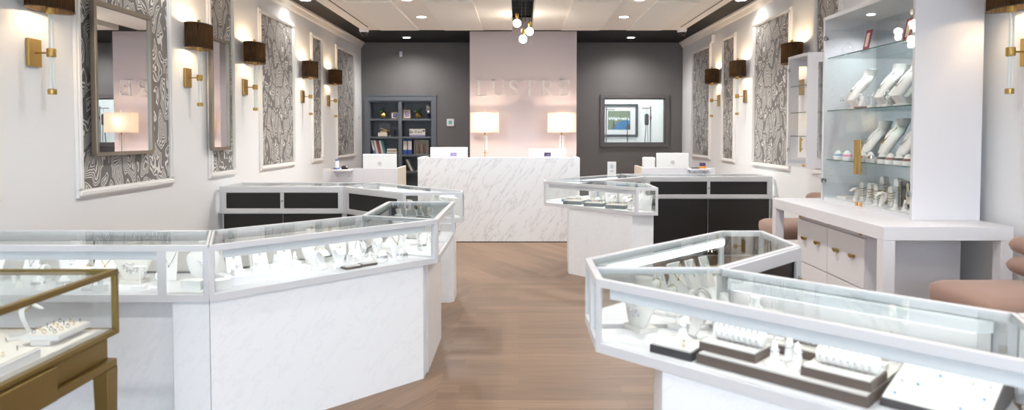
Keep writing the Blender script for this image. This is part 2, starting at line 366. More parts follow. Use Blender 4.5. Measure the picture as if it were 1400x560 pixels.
MB().box(-.07, .07, -.028, -.006, -.07, .07).build('housing', 'white', t, bevel=.01); MB().box(-.06, .06, -.0055, -.001, -.06, .06).build('wall_mount', 'white', t); MB().box(-.032, .032, -.031, -.0285, -.03, .036).build('screen', 'lcd', t)
t = thing('alarm_box', 'small white alarm box high on the cabinet wall over wallpaper panels', 'alarm', (XR, 10.915, 2.99))
MB().box(-.06, -.008, -.065, .065, -.06, .06).build('housing', 'white', t, bevel=.01); MB().box(-.0075, -.001, -.05, .05, -.05, .05).build('wall_mount', 'white', t)
tag(MB().lathe([(.001, 0), (.035, 0), (.04, .012), (.04, .02), (.001, .02)], 16, (XL+.022, 12.7, 1.78), 'x').build('wall_button', 'white', None, True), 'small round white button on the wall beside the bookcase corner', 'button')

# ------------------------------------------------------------------ wall panels, mirrors, sconces
def panel(side, y0, y1, label, z0=1.06, z1=2.935):
    x = XL if side < 0 else XR; s = -side
    t = thing('wallpaper_panel', label, 'wall panel', (x, (y0+y1)/2, z0))
    w = .055; a, b_ = y0-w, y1+w; A, B = z0-.0, z1
    def bar(ya, yb, za, zb):
        m = MB()
        for (d0, e) in ((.022, 0), (.034, .014)):
            X0, X1 = sorted((x+s*.001, x+s*d0)); m.box(X0, X1, ya+e, yb-e, za+e, zb-e)
        return m
    m = MB()
    for q in ((a, b_, A, A+w), (a, b_, B-w, B), (a, y0, A+w-.004, B-w+.004), (y1, b_, A+w-.004, B-w+.004)):
        for (d0, e) in ((.022, 0), (.034, .016)):
            X0, X1 = sorted((x+s*.001, x+s*d0)); m.box(X0, X1, q[0]+e, q[1]-e, q[2]+e, q[3]-e)
    m.build('moulding_frame', 'moulding', t, world=True)
    X0, X1 = sorted((x+s*.001, x+s*.006)); boxo('wallpaper', 'wallpaper', X0, X1, y0-.003, y1+.003, A+w-.003, B-w+.003, t)
LP = [(3.36, 3.87, 'narrow patterned wall panel nearest the shop front on the mirror wall'), (4.66, 5.83, 'wide patterned wall panel behind the large mirror'),
      (6.63, 7.12, 'narrow patterned wall panel behind the slim mirror'), (7.92, 9.03, 'wide patterned wall panel past the slim mirror'),
      (9.88, 10.32, 'narrow patterned wall panel between the last two sconces of the mirror wall'), (11.2, 12.34, 'wide patterned wall panel nearest the bookcase')]
RP = [(3.36, 3.87, 'narrow patterned wall panel near the shop front on the cabinet wall'), (6.63, 7.12, 'narrow patterned wall panel behind the hanging display cabinet'),
      (7.85, 8.98, 'wide patterned wall panel beyond the hanging display cabinet'), (9.84, 10.36, 'narrow patterned wall panel between two sconces on the cabinet wall'), (11.1, 12.16, 'wide patterned wall panel nearest the interior window')]
for y0, y1, l in LP: panel(-1, y0, y1, l)
for y0, y1, l in RP: panel(1, y0, y1, l)
def mirror(y0, y1, z0, z1, label):
    t = thing('wall_mirror', label, 'mirror', (XL+.036, (y0+y1)/2, z0))
    w = .028; m = MB()
    for q in ((y0, y1, z0, z0+w), (y0, y1, z1-w, z1), (y0, y0+w, z0+w, z1-w), (y1-w, y1, z0+w, z1-w)): m.box(XL+.036, XL+.075, *q)
    m.build('frame', 'mirror_frame', t, bevel=.004, world=True)
    boxo('mirror_glass', 'mirror', XL+.04, XL+.058, y0+w-.002, y1-w+.002, z0+w-.002, z1-w+.002, t)
    boxo('mirror_back', 'door_black', XL+.0365, XL+.0395, y0+.004, y1-.004, z0+.004, z1-.004, t)
mirror(4.73, 5.47, 1.335, 2.425, 'large rectangular silver framed mirror on the patterned wall panel')
mirror(6.53, 6.93, 1.33, 2.42, 'slim tall silver framed mirror on the narrow patterned panel')
t = thing('framed_picture', 'white framed picture on the wall beside the large pink chair', 'picture', (XR-.02, 3.9, 1.1))
# ------------------------------------------------------------------ sconce
def sconce(side, y, label):
    x = XL if side < 0 else XR
    t = thing('wall_sconce', label, 'wall lamp', (x, y, 1.995), 0 if side < 0 else PI, 'brass wall sconces with dark shades')
    o = .12
    MB().box(.001, .022, -.057, .057, -.085, .085).build('back_plate', 'gold', t, bevel=.003)
    MB().tube([(.02, 0, 0), (o, 0, 0)], .006).build('arm', 'gold', t, True)
    MB().lathe([(.024, -.026), (.026, -.022), (.026, .022), (.024, .026)], 18, (o, 0, 0)).build('collar', 'gold', t, True)
    MB().lathe([(.024, -.255), (.025, -.25), (.025, -.226), (.02, -.222)], 18, (o, 0, 0)).build('foot_cap', 'gold', t, True)
    for a in (30, 150, 270):
        MB().tube([(o+.012*math.cos(R(a)), .012*math.sin(R(a)), -.224), (o+.012*math.cos(R(a)), .012*math.sin(R(a)), .24)], .0055).build('glass_rod', 'frosted', t, True)
    MB().lathe([(.02, .235), (.024, .24), (.024, .285), (.012, .29), (.012, .31)], 18, (o, 0, 0)).build('socket', 'gold', t, True)
    MB().lathe([(.006, .47), (.006, .49), (.013, .492), (.013, .515), (.004, .52)], 14, (o, 0, 0)).build('finial', 'gold', t, True)
    sh = MB(); n = 40; A, B = .098, .18
    rings = []
    for z in (.262, .475): rings.append([(o+A*math.cos(2*PI*i/n), B*math.sin(2*PI*i/n), z) for i in range(n)])
    sh.loft(rings, False); s_ = sh.build('shade', 'sconce_shade', t, True)
    for z in (.262, .475): MB().tube([(o+A*math.cos(2*PI*i/n), B*math.sin(2*PI*i/n), z) for i in range(n)], .0035, 5, True).build('shade_trim', 'cord', s_, True)
    MB().tube([(o, 0, .47), (o+A*.98, 0, .47)], .003, 6).tube([(o, 0, .47), (o-A*.98, 0, .47)], .003, 6).build('shade_spider', 'gold', s_)
    MB().ball((o, 0, .35), .03, 14, 1.4).build('bulb', 'warm_bulb', t, 'all')
    light('POINT', 'sconce_glow', (o, 0, .42), 5.5, (1, .72, .45), t, shadow_soft_size=.03)
    light('POINT', 'sconce_glow', (o, 0, .29), 5.5, (1, .72, .45), t, shadow_soft_size=.03)
LS = [(4.22, 'brass wall sconce with dark shade before the large mirror, nearest the shop front'), (6.17, 'brass wall sconce with dark shade between the two mirrors'), (7.46, 'brass wall sconce with dark shade just past the slim mirror'),
      (9.44, 'brass wall sconce with dark shade, second from the bookcase'), (10.72, 'brass wall sconce with dark shade nearest the bookcase')]
RS = [(4.16, 'brass wall sconce above the large pink chair by the tall white cabinet'), (7.5, 'brass wall sconce just beyond the hanging display cabinet'), (9.36, 'brass wall sconce, second from the interior window'), (10.6, 'brass wall sconce nearest the interior window')]
for y, l in LS: sconce(-1, y, l)
for y, l in RS: sconce(1, y, l)
m = MB()
for q in ((3.5, 4.1, 1.1, 1.14), (3.5, 4.1, 1.86, 1.9), (3.5, 3.54, 1.14, 1.86), (4.06, 4.1, 1.14, 1.86)): m.box(XR-.065, XR-.036, *q)
m.build('frame', 'moulding', t, bevel=.003, world=True)
boxo('picture_sheet', 'book_tan', XR-.05, XR-.036, 3.54, 4.06, 1.14, 1.86, t)

# ------------------------------------------------------------------ showcases
T, ZB, ZDK = .97, .70, .735
def edge_quad(p, i, d0, d1, trim0=0, trim1=0):
    """plan quad along edge i of polygon p between the insets d0 and d1"""
    a, b_ = inset(p, d0), inset(p, d1); n = len(p)
    q = [Vector(a[i]), Vector(a[(i+1) % n]), Vector(b_[(i+1) % n]), Vector(b_[i])]
    t = (q[1]-q[0]).normalized()
    q[0] += t*trim0; q[3] += t*trim0; q[1] -= t*trim1; q[2] -= t*trim1
    return [tuple(v) for v in q]
def showcase(label, poly, kinds, base, base_black=(), led=(), hood=()):
    """poly: CCW plan; kinds per edge: glass / back / joint / wall; base: CCW plan of the pedestal"""
    n = len(poly); p = inset(poly, .002)
    cx, cy = sum(v[0] for v in p)/n, sum(v[1] for v in p)/n
    t = thing('showcase', label, 'display case', (cx, cy, 0), 0)
    fr = MB(); w = .026
    for i, k in enumerate(kinds):
        if k == 'joint':
            fr.prism(edge_quad(p, i, 0, .012), T-.022, T); continue
        fr.prism(edge_quad(p, i, 0, w), T-.028, T); fr.prism(edge_quad(p, i, 0, w), ZB, ZDK)
    for i in range(n):
        k0, k1 = kinds[i-1], kinds[i]
        if k0 == 'joint' and k1 == 'joint': continue
        a = Vector(p[i]); c = Vector(inset(p, .024)[i])
        u = Vector(p[i-1])-a; v = Vector(p[(i+1) % n])-a; u.normalize(); v.normalize()
        h = .022
        fr.prism([tuple(a), tuple(a+v*h), tuple(c), tuple(a+u*h)] if (k0 != 'joint' and k1 != 'joint') else ([tuple(a), tuple(a+v*h), tuple(c+v*.0), tuple(inset(p, .024)[i])] if False else [tuple(a), tuple(a+v*h), tuple(c), tuple(a+u*h)]), ZDK-.001, T-.027)
    fr.build('frame', 'alu', t, world=True)
    dk = MB().prism(inset(p, w+.001), ZB, ZDK); dk.build('deck', 'deck', t, world=True)
    MB().prism(inset(p, .012), T-.009, T-.003).build('glass_top', 'glass_top', t, world=True)
    for i, k in enumerate(kinds):
        if k == 'glass':
            MB().prism(edge_quad(p, i, .008, .013, .006, .006), ZDK-.004, T-.02).build('glass_pane', 'glass', t, world=True)
        elif k == 'back':
            a, b_ = Vector(p[i]), Vector(p[(i+1) % n]); ln = (b_-a).length; tt = (b_-a)/ln; nn = Vector((-tt.y, tt.x))
            W = lambda s0, d, z: (a.x+tt.x*s0+nn.x*d, a.y+tt.y*s0+nn.y*d, z)
            def bar(m_, s0, s1, d0, d1, z0, z1): m_.slab([(s0, z0), (s1, z0), (s1, z1), (s0, z1)], lambda u_, v_, d_: W(u_, d_, v_), d0, d1)
            nd = 2 if ln > 1.1 else 1; e0 = .05; fr2 = MB()
            bar(fr2, .016, ln-.016, -.014, .0003, T-.062, T-.004); bar(fr2, .016, ln-.016, -.014, .0003, ZB+.002, ZB+.052)
            xs = [e0+(ln-2*e0)*j/nd for j in range(nd+1)]
            for j, x_ in enumerate(xs): bar(fr2, x_-(.034 if j == 0 else .018), x_+(.034 if j == nd else .018), -.0141, .0003, ZB+.051, T-.061)
            fr2.build('door_frame', 'alu', t, bevel=.003, world=True)
            for j in range(nd):
                m_ = MB(); bar(m_, xs[j]+.006, xs[j+1]-.006, .004, .012, ZB+.045, T-.055); sd = m_.build('sliding_door', 'door_black', t, world=True)
                m_ = MB(); bar(m_, xs[j]+.008, xs[j+1]-.008, .0125, .015, ZB+.046, T-.056); m_.build('door_liner', 'liner', sd, world=True)
            m_ = MB(); q = W(xs[len(xs)//2], -.02, .83); m_.ball(q, .011, 8); m_.build('door_lock', 'chrome', t, True, world=True)
    for i in hood:
        MB().prism(edge_quad(p, i, .029, .07, .03, .03), .905, T-.03).build('light_housing', 'housing', t, world=True)
        MB().prism(edge_quad(p, i, .036, .062, .05, .05), .902, .9045).build('light_strip', 'led', t, world=True)
    for i in led:
        MB().prism(edge_quad(p, i, .029, .06, .03, .03), .905, T-.03).prism(edge_quad(p, i, .029, .0345, .03, .03), .897, .9049).build('light_housing', 'housing', t, world=True)
        MB().prism(edge_quad(p, i, .061, .066, .05, .05), .908, .935).prism(edge_quad(p, i, .036, .0605, .05, .05), .9015, .9045).build('light_strip', 'led', t, world=True)
    if base:
        base = inset(base, .0005)
        MB().prism(base, .0, ZB-.0015).build('base_cabinet', 'marble_soft', t, bevel=.001, world=True)
        for i in base_black:
            m = len(base); a, b_ = Vector(base[i]), Vector(base[(i+1) % m]); ln = (b_-a).length; tt = (b_-a)/ln; nn = Vector((tt.y, -tt.x)); nd = 2 if ln > 1.1 else 1
            for j in range(nd):
                s0, s1 = ln*j/nd+(.02 if j == 0 else .004), ln*(j+1)/nd-(.02 if j == nd-1 else .004)
                q = [a+tt*s0+nn*.0005, a+tt*s1+nn*.0005, a+tt*s1+nn*.016, a+tt*s0+nn*.016]
                MB().prism([tuple(v) for v in q], .02, ZB-.004).build('base_door', 'door_black', t, bevel=.001, world=True)
    return t
G, B_, J, W_ = 'glass', 'back', 'joint', 'wall'
# by the mirror wall, in front
showcase('long white marble-based glass showcase behind the gold vitrine',
         [(-2.97, 3.22), (-1.70, 3.22), (-1.475, 3.22), (-1.69, 3.74), (-2.97, 3.74)], [G, G, J, B_, W_],
         [(-2.97, 3.33), (-1.66, 3.33), (-1.66, 3.2395), (-1.483, 3.2395), (-1.68, 3.72), (-2.97, 3.72)], (4,), led=(0,))
showcase('slanted glass showcase with a long low white platform inside, next to the gold vitrine',
         [(-1.475, 3.22), (-.50, 4.195), (-1.02, 4.41), (-1.69, 3.74)], [G, J, B_, J],
         [(-1.4805, 3.2365), (-.586, 4.131), (-.582, 4.22), (-1.02, 4.40), (-1.67, 3.75)], (3,), led=(0,))
showcase('short glass showcase pointing to the reception desk, behind the slanted showcase',
         [(-.50, 4.195), (-.50, 5.29), (-1.02, 5.29), (-1.02, 4.41)], [G, G, B_, J],
         [(-.572, 4.23), (-.572, 4.96), (-1.00, 4.96), (-1.00, 4.41)], (2,), led=(0,))
# by the mirror wall, farther back
showcase('black-backed showcase against the mirror wall, its sliding doors facing the viewer',
         [(-2.97, 6.74), (-1.724, 6.74), (-1.509, 7.26), (-2.97, 7.26)], [B_, J, G, W_],
         [(-2.95, 6.755), (-1.74, 6.755), (-1.54, 7.22), (-2.95, 7.22)], (0,), led=(2,))
showcase('slanted black-backed showcase with a lit glass end, before the bookcase',
         [(-1.724, 6.74), (-1.04, 6.06), (-.505, 6.06), (-.505, 6.26), (-1.509, 7.26)], [B_, G, G, G, J],
         [(-1.71, 6.76), (-1.05, 6.10), (-.685, 5.985), (-.62, 5.985), (-.58, 6.03), (-.58, 6.24), (-1.51, 7.20)], (0,), led=(3,))
# cabinet side, in front
showcase('glass showcase wing facing the reception desk, beside the white console',
         [(1.10, 3.72), (.28, 2.90), (.28, 2.70), (.81, 2.70), (1.335, 3.22), (1.335, 3.72)], [G, G, J, B_, G, G],
         [(1.06, 3.66), (.68, 3.28), (.62, 3.0), (.64, 2.73), (.815, 2.72), (1.32, 3.22), (1.32, 3.66)], (4,), led=(0,))
showcase('long glass showcase wing holding the large bust and the sloped gem pad',
         [(.28, 2.70), (.28, 2.49), (1.27, 1.50), (1.485, 2.02), (.81, 2.70)], [G, G, J, B_, J],
         [(.487, 2.44), (.487, 2.297), (1.265, 1.518), (1.46, 2.02), (.815, 2.66), (.66, 2.66)], (3,), led=(1,), hood=(3,))
showcase('glass showcase at the picture edge, joined to the wing with the sloped gem pad',
         [(1.27, 1.50), (2.45, 1.50), (2.45, 2.02), (1.485, 2.02)], [G, G, B_, J],
         [(1.29, 1.53), (2.4, 1.53), (2.4, 2.0), (1.49, 2.0)], (2,), led=(0,))
# cabinet side, farther back
showcase('glass showcase with three dark ring trays, standing before the reception desk',
         [(.272, 7.61), (.272, 7.48), (1.13, 6.58), (1.345, 6.58), (1.345, 7.13), (.87, 7.605)], [G, G, G, G, B_, J],
         [(.525, 7.40), (.525, 7.232), (1.10, 6.63), (1.31, 6.63), (1.31, 7.13), (.86, 7.58)], (4,), led=(1,))
showcase('slanted showcase carrying the white sign stand on its glass top',
         [(.272, 7.61), (.87, 7.605), (1.515, 8.25), (1.30, 8.77), (.272, 7.742)], [J, B_, J, G, G],
         [(.56, 7.64), (.86, 7.64), (1.50, 8.28), (1.32, 8.72), (.56, 7.96)], (1,), led=(3,))
showcase('black-backed showcase against the cabinet wall, its sliding doors facing the viewer',
         [(1.515, 8.25), (3.07, 8.25), (3.07, 8.77), (1.30, 8.77)], [B_, W_, G, J],
         [(1.53, 8.265), (3.05, 8.265), (3.05, 8.73), (1.33, 8.73)], (0,), led=(2,))

# ------------------------------------------------------------------ gold vitrine
t = thing('vitrine', 'gold framed table vitrine holding white trays of rings', 'display case', (-2.0, 2.0, 0))
x0, x1, y0, y1 = -2.42, -1.585, 1.25, 2.68
mb = MB()
def ring4(m, x0, x1, y0, y1, w, z0, z1):
    m.box(x0, x1, y0, y0+w, z0, z1).box(x0, x1, y1-w, y1, z0, z1).box(x0, x0+w, y0+w, y1-w, z0, z1).box(x1-w, x1, y0+w, y1-w, z0, z1)
ring4(mb, x0, x1, y0, y1, .022, .948, T); ring4(mb, x0, x1, y0, y1, .024, .715, .735)
for x in (x0, x1-.02):
    for y in (y0, y1-.02): mb.box(x, x+.02, y, y+.02, .734, .949)
mb.build('frame', 'brass', t, bevel=.002, world=True)
boxo('glass_top', 'glass_top', x0+.02, x1-.02, y0+.02, y1-.02, T-.01, T-.004, t)
for q in ((x1-.012, x1-.007, y0+.02, y1-.02), (x0+.007, x0+.012, y0+.02, y1-.02), (x0+.02, x1-.02, y1-.012, y1-.007), (x0+.02, x1-.02, y0+.007, y0+.012)):
    boxo('glass_pane', 'glass', *q, .734, .95, t)
boxo('deck', 'pad', x0+.025, x1-.025, y0+.025, y1-.025, .715, .735, t)
boxo('apron', 'brass', x0+.03, x1-.03, y0+.03, y1-.03, .62, .7145, t, .003)
boxo('drawer', 'brass', x1-.0295, x1+.012, 1.55, 2.30, .595, .712, t, .004)
mb = MB(); ring4(mb, x0+.012, x1-.005, y0+.012, y1-.012, .045, .59, .6195); mb.build('leg_rail', 'brass', t, bevel=.002, world=True)
for x in (x0+.01, x1-.065):
    for y in (y0+.01, y1-.075):
        MB().loft([[(x+.012, y+.012, 0), (x+.05, y+.012, 0), (x+.05, y+.055, 0), (x+.012, y+.055, 0)], [(x, y, .5895), (x+.062, y, .5895), (x+.062, y+.065, .5895), (x, y+.065, .5895)]]).build('leg', 'brass', t, bevel=.003, world=True)

# ------------------------------------------------------------------ reception desk and lamps
t = thing('reception_desk', 'large white marble reception desk before the pale pink wall', 'desk', (-.28, 9.6, 0))
boxo('front_panel', 'marble', -1.385, .825, 9.29, 9.37, .0, 1.16, t, .004)
boxo('side_panel', 'marble', -1.385, -1.325, 9.3705, 9.95, 0, 1.16, t, .004); boxo('side_panel', 'marble', .765, .825, 9.3705, 9.95, 0, 1.16, t, .004)
boxo('worktop', 'white', -1.324, .764, 9.3705, 9.95, .74, .77, t)
boxo('painted_shadow_gap', 'door_black', -1.384, .824, 9.2895, 9.29, 0, .012, t)  # thin black strip stands in for the shade at the desk foot
t = thing('credenza', 'low white credenza against the pink wall under the two table lamps', 'cabinet', (.06, 11.3, 0))
boxo('carcass', 'white', -.80, .93, 11.12, 11.535, .06, 1.035, t, .003); boxo('top', 'white', -.82, .95, 11.10, 11.54, 1.0355, 1.06, t, .003); boxo('plinth', 'case_grey', -.78, .91, 11.15, 11.53, 0, .0595, t)
for j in range(4): boxo('door', 'white', -.795+.43*j, -.375+.43*j, 11.102, 11.1195, .08, 1.02, t, .002)
def table_lamp(x, label):
    t = thing('table_lamp', label, 'lamp', (x, 11.3, 1.0605))
    MB().lathe([(.001, 0), (.07, 0), (.07, .015), (.02, .02), (.001, .02)], 24).build('base', 'gold', t, True)
    MB().tube([(0, 0, .02), (0, 0, .45)], .006).lathe([(.012, .405), (.014, .41), (.014, .44), (.008, .445)], 14).build('stem', 'gold', t, True)
    MB().box(-.05, .05, -.02, .02, .10, .106).build('cross_bar', 'gold', t); MB().box(-.045, .045, -.018, .018, .107, .395).build('crystal_body', 'clear', t)
    MB().box(-.05, .05, -.02, .02, .396, .40).build('cross_bar', 'gold', t)
    m = MB(); r0 = [(-.225, -.11), (.225, -.11), (.225, .11), (-.225, .11)]
    m.loft([[(x_, y_, z) for x_, y_ in r0] for z in (.44, .765)], False); m.build('shade', 'lamp_shade', t)
    m = MB()
    for z in (.44, .765): m.tube([(x_, y_, z) for x_, y_ in r0], .003, 5, True)
    m.tube([(-.22, 0, .75), (.22, 0, .75)], .002, 5).tube([(0, 0, .445), (0, 0, .75)], .003, 5).build('shade_wire', 'cream', t)
    MB().lathe([(.005, .75), (.005, .775), (.012, .779), (.01, .80), (.001, .805)], 12).build('finial', 'cream', t, True)
    MB().ball((0, .0, .60), .03, 12, 1.3).build('bulb', 'warm_bulb', t, 'all')
    light('POINT', 'lamp_glow', (0, -.04, .61), 8, (1, .76, .52), t, shadow_soft_size=.04)
table_lamp(-.57, 'table lamp with box shade nearer the bookcase, before the pink wall')
table_lamp(.70, 'table lamp with box shade nearer the interior window, before the pink wall')

# LUSTRE lettering on the pink wall, cut like a stencil serif
def letter_sign():
    t = thing('lettering_sign', 'faint white raised lettering LUSTRE on the pale pink wall', 'sign', (.06, 11.55, 2.114))
    k = .0124  # metres per photo pixel at the wall
    X = lambda px: (px-714.8)*k
    H = .25; ZS = 1.08
    def put(polys, name):
        m = MB()
        for p in polys: m.slab(p, lambda u, v, d: (u, -d, v*ZS), .001, .016)
        m.build(name, 'letters', t)
    def rect(x0, x1, z0, z1): return [(x0, z0), (x1, z0), (x1, z1), (x0, z1)]
    def stem(x, w, cut, up=True):
        s = .35*w if up else -.35*w
        return [[(x, 0), (x+w, 0), (x+w, cut+s), (x, cut-s*2)], [(x, cut+.018-s*2), (x+w, cut+.018+s), (x+w, H), (x, H)]]
    def serif(x, w, z): return rect(x-.022, x+w+.022, z, z+.008)
    def ribbon(pts, ws):
        L_, R_ = [], []
        for i, p in enumerate(pts):
            a = Vector(pts[max(i-1, 0)]); b_ = Vector(pts[min(i+1, len(pts)-1)]); d = (b_-a).normalized(); nn = Vector((-d.y, d.x)); q = Vector(p)
            L_.append(tuple(q+nn*ws[i]/2)); R_.append(tuple(q-nn*ws[i]/2))
        return [[L_[i], L_[i+1], R_[i+1], R_[i]] for i in range(len(pts)-1)]
    def arc(cx, cz, rx, rz, a0, a1, n=12): return [(cx+rx*math.cos(R(a0+(a1-a0)*i/n)), cz+rz*math.sin(R(a0+(a1-a0)*i/n))) for i in range(n+1)]
    w = .038
    x = X(653.2); put(stem(x, w, .15)+[serif(x, w, H-.008), serif(x, w, 0), rect(x+w+.022, X(667), 0, .008), [(X(664.5), .008), (X(668.3), .008), (X(668.3), .085), (X(667.2), .085)]], 'letter_l')
    x = X(673.5); x2 = X(688.3); pts = [(x+w/2+.004, .1)]+arc((x+x2)/2+.012, .085, (x2-x)/2-.005, .078, 180, 360)[1:]+[(x2+.004, H)]
    ws = [w, w*.9, w*.75, w*.6, w*.45, w*.35]+[.012]*9
    put([[(x, .12), (x+w, .105), (x+w, H), (x, H)], serif(x, w, H-.008), rect(x2-.03, x2+.03, H-.008, H)]+ribbon(pts, ws[:len(pts)]), 'letter_u')
    cx = X(702); pts = arc(cx, .185, .055, .058, 20, 180, 8)+[(cx-.05, .155), (cx-.015, .13), (cx+.03, .108)]+arc(cx, .066, .058, .06, 40, -160, 9)
    ws = [.008, .01, .011, .012, .014, .018, .026, .032, .036, .040, .046, .048]+[.044, .036, .028, .02, .014, .011, .01, .01, .01, .01]
    put(ribbon(pts, ws)+[[(cx+.05, .19), (cx+.062, .19), (cx+.062, .248), (cx+.055, .24)], [(cx-.06, .0), (cx-.053, .008), (cx-.05, .06), (cx-.062, .06)]], 'letter_s')
    cx = X(723.7); x = cx-w/2; put(stem(x, w, .13)+[serif(x, w, 0), rect(cx-.09, cx+.09, H-.01, H), [(cx-.098, .185), (cx-.088, .185), (cx-.072, H-.01), (cx-.092, H-.01)], [(cx+.098, .185), (cx+.092, H-.01), (cx+.072, H-.01), (cx+.088, .185)]], 'letter_t')
    x = X(741); put(stem(x, w, .06)+[serif(x, w, 0), serif(x, w, H-.008)]+ribbon([(x+w, H-.005)]+arc(x+w+.055, .185, .05, .06, 90, -90, 10)+[(x+w, .127)], [.01, .012, .016, .022, .028, .032, .034, .03, .024, .016, .012, .01, .01])+ribbon([(x+w+.02, .125), (x+w+.06, .07), (x+w+.1, .02), (x+w+.135, .006)], [.03, .04, .036, .01]), 'letter_r')
    x = X(764); put(stem(x, w, .17)+[serif(x, w, 0), serif(x, w, H-.008), rect(x+w+.02, X(778), H-.008, H), rect(x+w+.02, X(778), 0, .008), rect(x+w+.002, x+w+.075, .123, .131), [(x+w+.068, .09), (x+w+.078, .085), (x+w+.078, .17), (x+w+.068, .165)], [(X(775.5), H-.008), (X(778.4), H-.008), (X(778.4), .175), (X(777.6), .175)], [(X(775.2), .008), (X(779), .008), (X(779.6), .085), (X(778.8), .085)]], 'letter_e')
letter_sign()

# ------------------------------------------------------------------ white console with the tall display cabinet
t = thing('console_table', 'white counter-height console with gold-handled drawers under the tall display cabinet', 'console', (2.62, 5.06, 0))
X0, X1, Y0, Y1, HT = 2.225, 3.02, 4.15, 5.98, .93
boxo('top', 'white', X0, X1, Y0, Y1, HT-.085, HT, t, .003)
for x in (X0, X1-.075):
    for y in (Y0, Y1-.075): boxo('leg', 'white', x, x+.075, y, y+.075, 0, HT-.0855, t, .003)
cx0, cx1, cy0, cy1 = 2.30, 2.94, 4.52, 5.62
boxo('carcass', 'white', cx0+.02, cx1, cy0, cy1, .08, HT-.0855, t, .002)
boxo('plinth', 'white', cx0+.05, cx1-.02, cy0+.02, cy1-.02, 0, .0795, t)
ym = (cy0+cy1)/2
for a, b_ in ((cy0+.004, ym-.004), (ym+.004, cy1-.004)):
    tr = boxo('pullout_tray', 'white', cx0+.006, cx0+.0195, a, b_, HT-.128, HT-.092, t, .002)
    y = a+.05 if a < ym-.1 else b_-.05
    MB().lathe([(.0075, 0), (.009, -.006), (.006, -.014), (.001, -.015)], 12, (cx0+.006, y, HT-.11), 'x').build('knob', 'yellow_gold', tr, True, world=True)
    for z0, z1 in ((.46, .795), (.115, .452)):
        d = boxo('drawer', 'white', cx0, cx0+.0195, a, b_, z0, z1, t, .002)
        for f_ in (.28, .72):
            yy = a+(b_-a)*f_; zz = z0+(z1-z0)*.62; n = 10
            prof = [(yy+.034*math.cos(PI+PI*i/n), zz+.026*math.sin(PI+PI*i/n)) for i in range(n+1)]
            MB().slab(prof, lambda u, v, q: (cx0-q, u, v), .0005, .024).build('handle', 'gold', d, bevel=.002, world=True)

t = thing('display_cabinet', 'tall white glass-fronted display cabinet standing on the white console', 'display cabinet', (2.795, 5.1, HT))
X0, X1, Y0, Y1, Z0, Z1 = 2.57, 3.015, 4.45, 5.80, HT+.0005, 2.47
boxo('side_panel', 'white', X0, X1, Y0, Y0+.03, Z0, Z1, t, .002); boxo('side_panel', 'white', X0, X1, Y1-.03, Y1, Z0, Z1, t, .002)
boxo('top_panel', 'white', X0, X1, Y0+.0305, Y1-.0305, Z1-.03, Z1, t); boxo('bottom_panel', 'white', X0+.012, X1, Y0+.0305, Y1-.0305, Z0, Z0+.03, t)
boxo('back_mirror', 'mirror', X1-.012, X1-.006, Y0+.031, Y1-.031, Z0+.031, Z1-.031, t); boxo('back_panel', 'white', X1-.0055, X1, Y0+.031, Y1-.031, Z0+.031, Z1-.031, t)
SH = (1.28, 1.69, 2.13)
for z in SH:
    s = boxo('glass_shelf', 'shelf_glass', X0+.03, X1-.014, Y0+.032, Y1-.032, z-.008, z, t); boxo('shelf_edge', 'glass_edge', X0+.0285, X0+.0299, Y0+.032, Y1-.032, z-.008, z, s)
yc = (Y0+Y1)/2
for a, b_ in ((Y0+.004, yc-.002), (yc+.002, Y1-.004)):
    d = boxo('glass_door', 'clear', X0-.007, X0-.001, a, b_, Z0+.012, Z1-.012, t)
    yh = yc-.028 if a < yc-.1 else yc+.028
    m = MB().box(X0-.034, X0-.024, yh-.02, yh+.02, 1.19, 1.45)
    for z in (1.22, 1.42): m.box(X0-.0245, X0-.0075, yh-.005, yh+.005, z, z+.01)
    m.build('handle', 'gold', d, bevel=.002, world=True)
    yl = yc-.03 if a < yc-.1 else yc+.03
    MB().box(X0-.02, X0-.0075, yl-.011, yl+.011, Z0+.02, Z0+.05).build('lock', 'orange', d, bevel=.002, world=True)
    ye = a+.02 if a < yc-.1 else b_-.02
    for z in (1.10, 2.29):
        m = MB().lathe([(.02, -.001), (.02, .012), (.001, .012)], 14, (X0-.006, ye+(-.01 if ye > yc else .01), z), 'x'); m.box(X0+.002, X0+.03, ye-.006, ye+.006, z-.012, z+.012)
        m.build('hinge', 'chrome', d, True, world=True)
m = MB()
for y in (Y1-.0312,):
    for x in (X0+.07, X1-.08):
        for i in range(22): m.lathe([(.003, 0), (.003, -.001)], 6, (x, y, Z0+.15+i*.06), 'y')
m.build('peg_hole', 'logo_grey', t, world=True)
for y in (Y0+.35, Y1-.35):  # made-up pucks, added to brighten the cabinet interior
    MB().lathe([(.001, -.006), (.03, -.006), (.033, 0), (.001, 0)], 18, (X0+.22, y, Z1-.0306)).build('added_puck_light', 'soft_panel', t, True, world=True)
    light('SPOT', 'added_puck_beam', (X0+.22-2.795, y-5.1, Z1-.05-HT), 14, (.95, .98, 1), t, spot_size=R(150), spot_blend=.8, shadow_soft_size=.03)

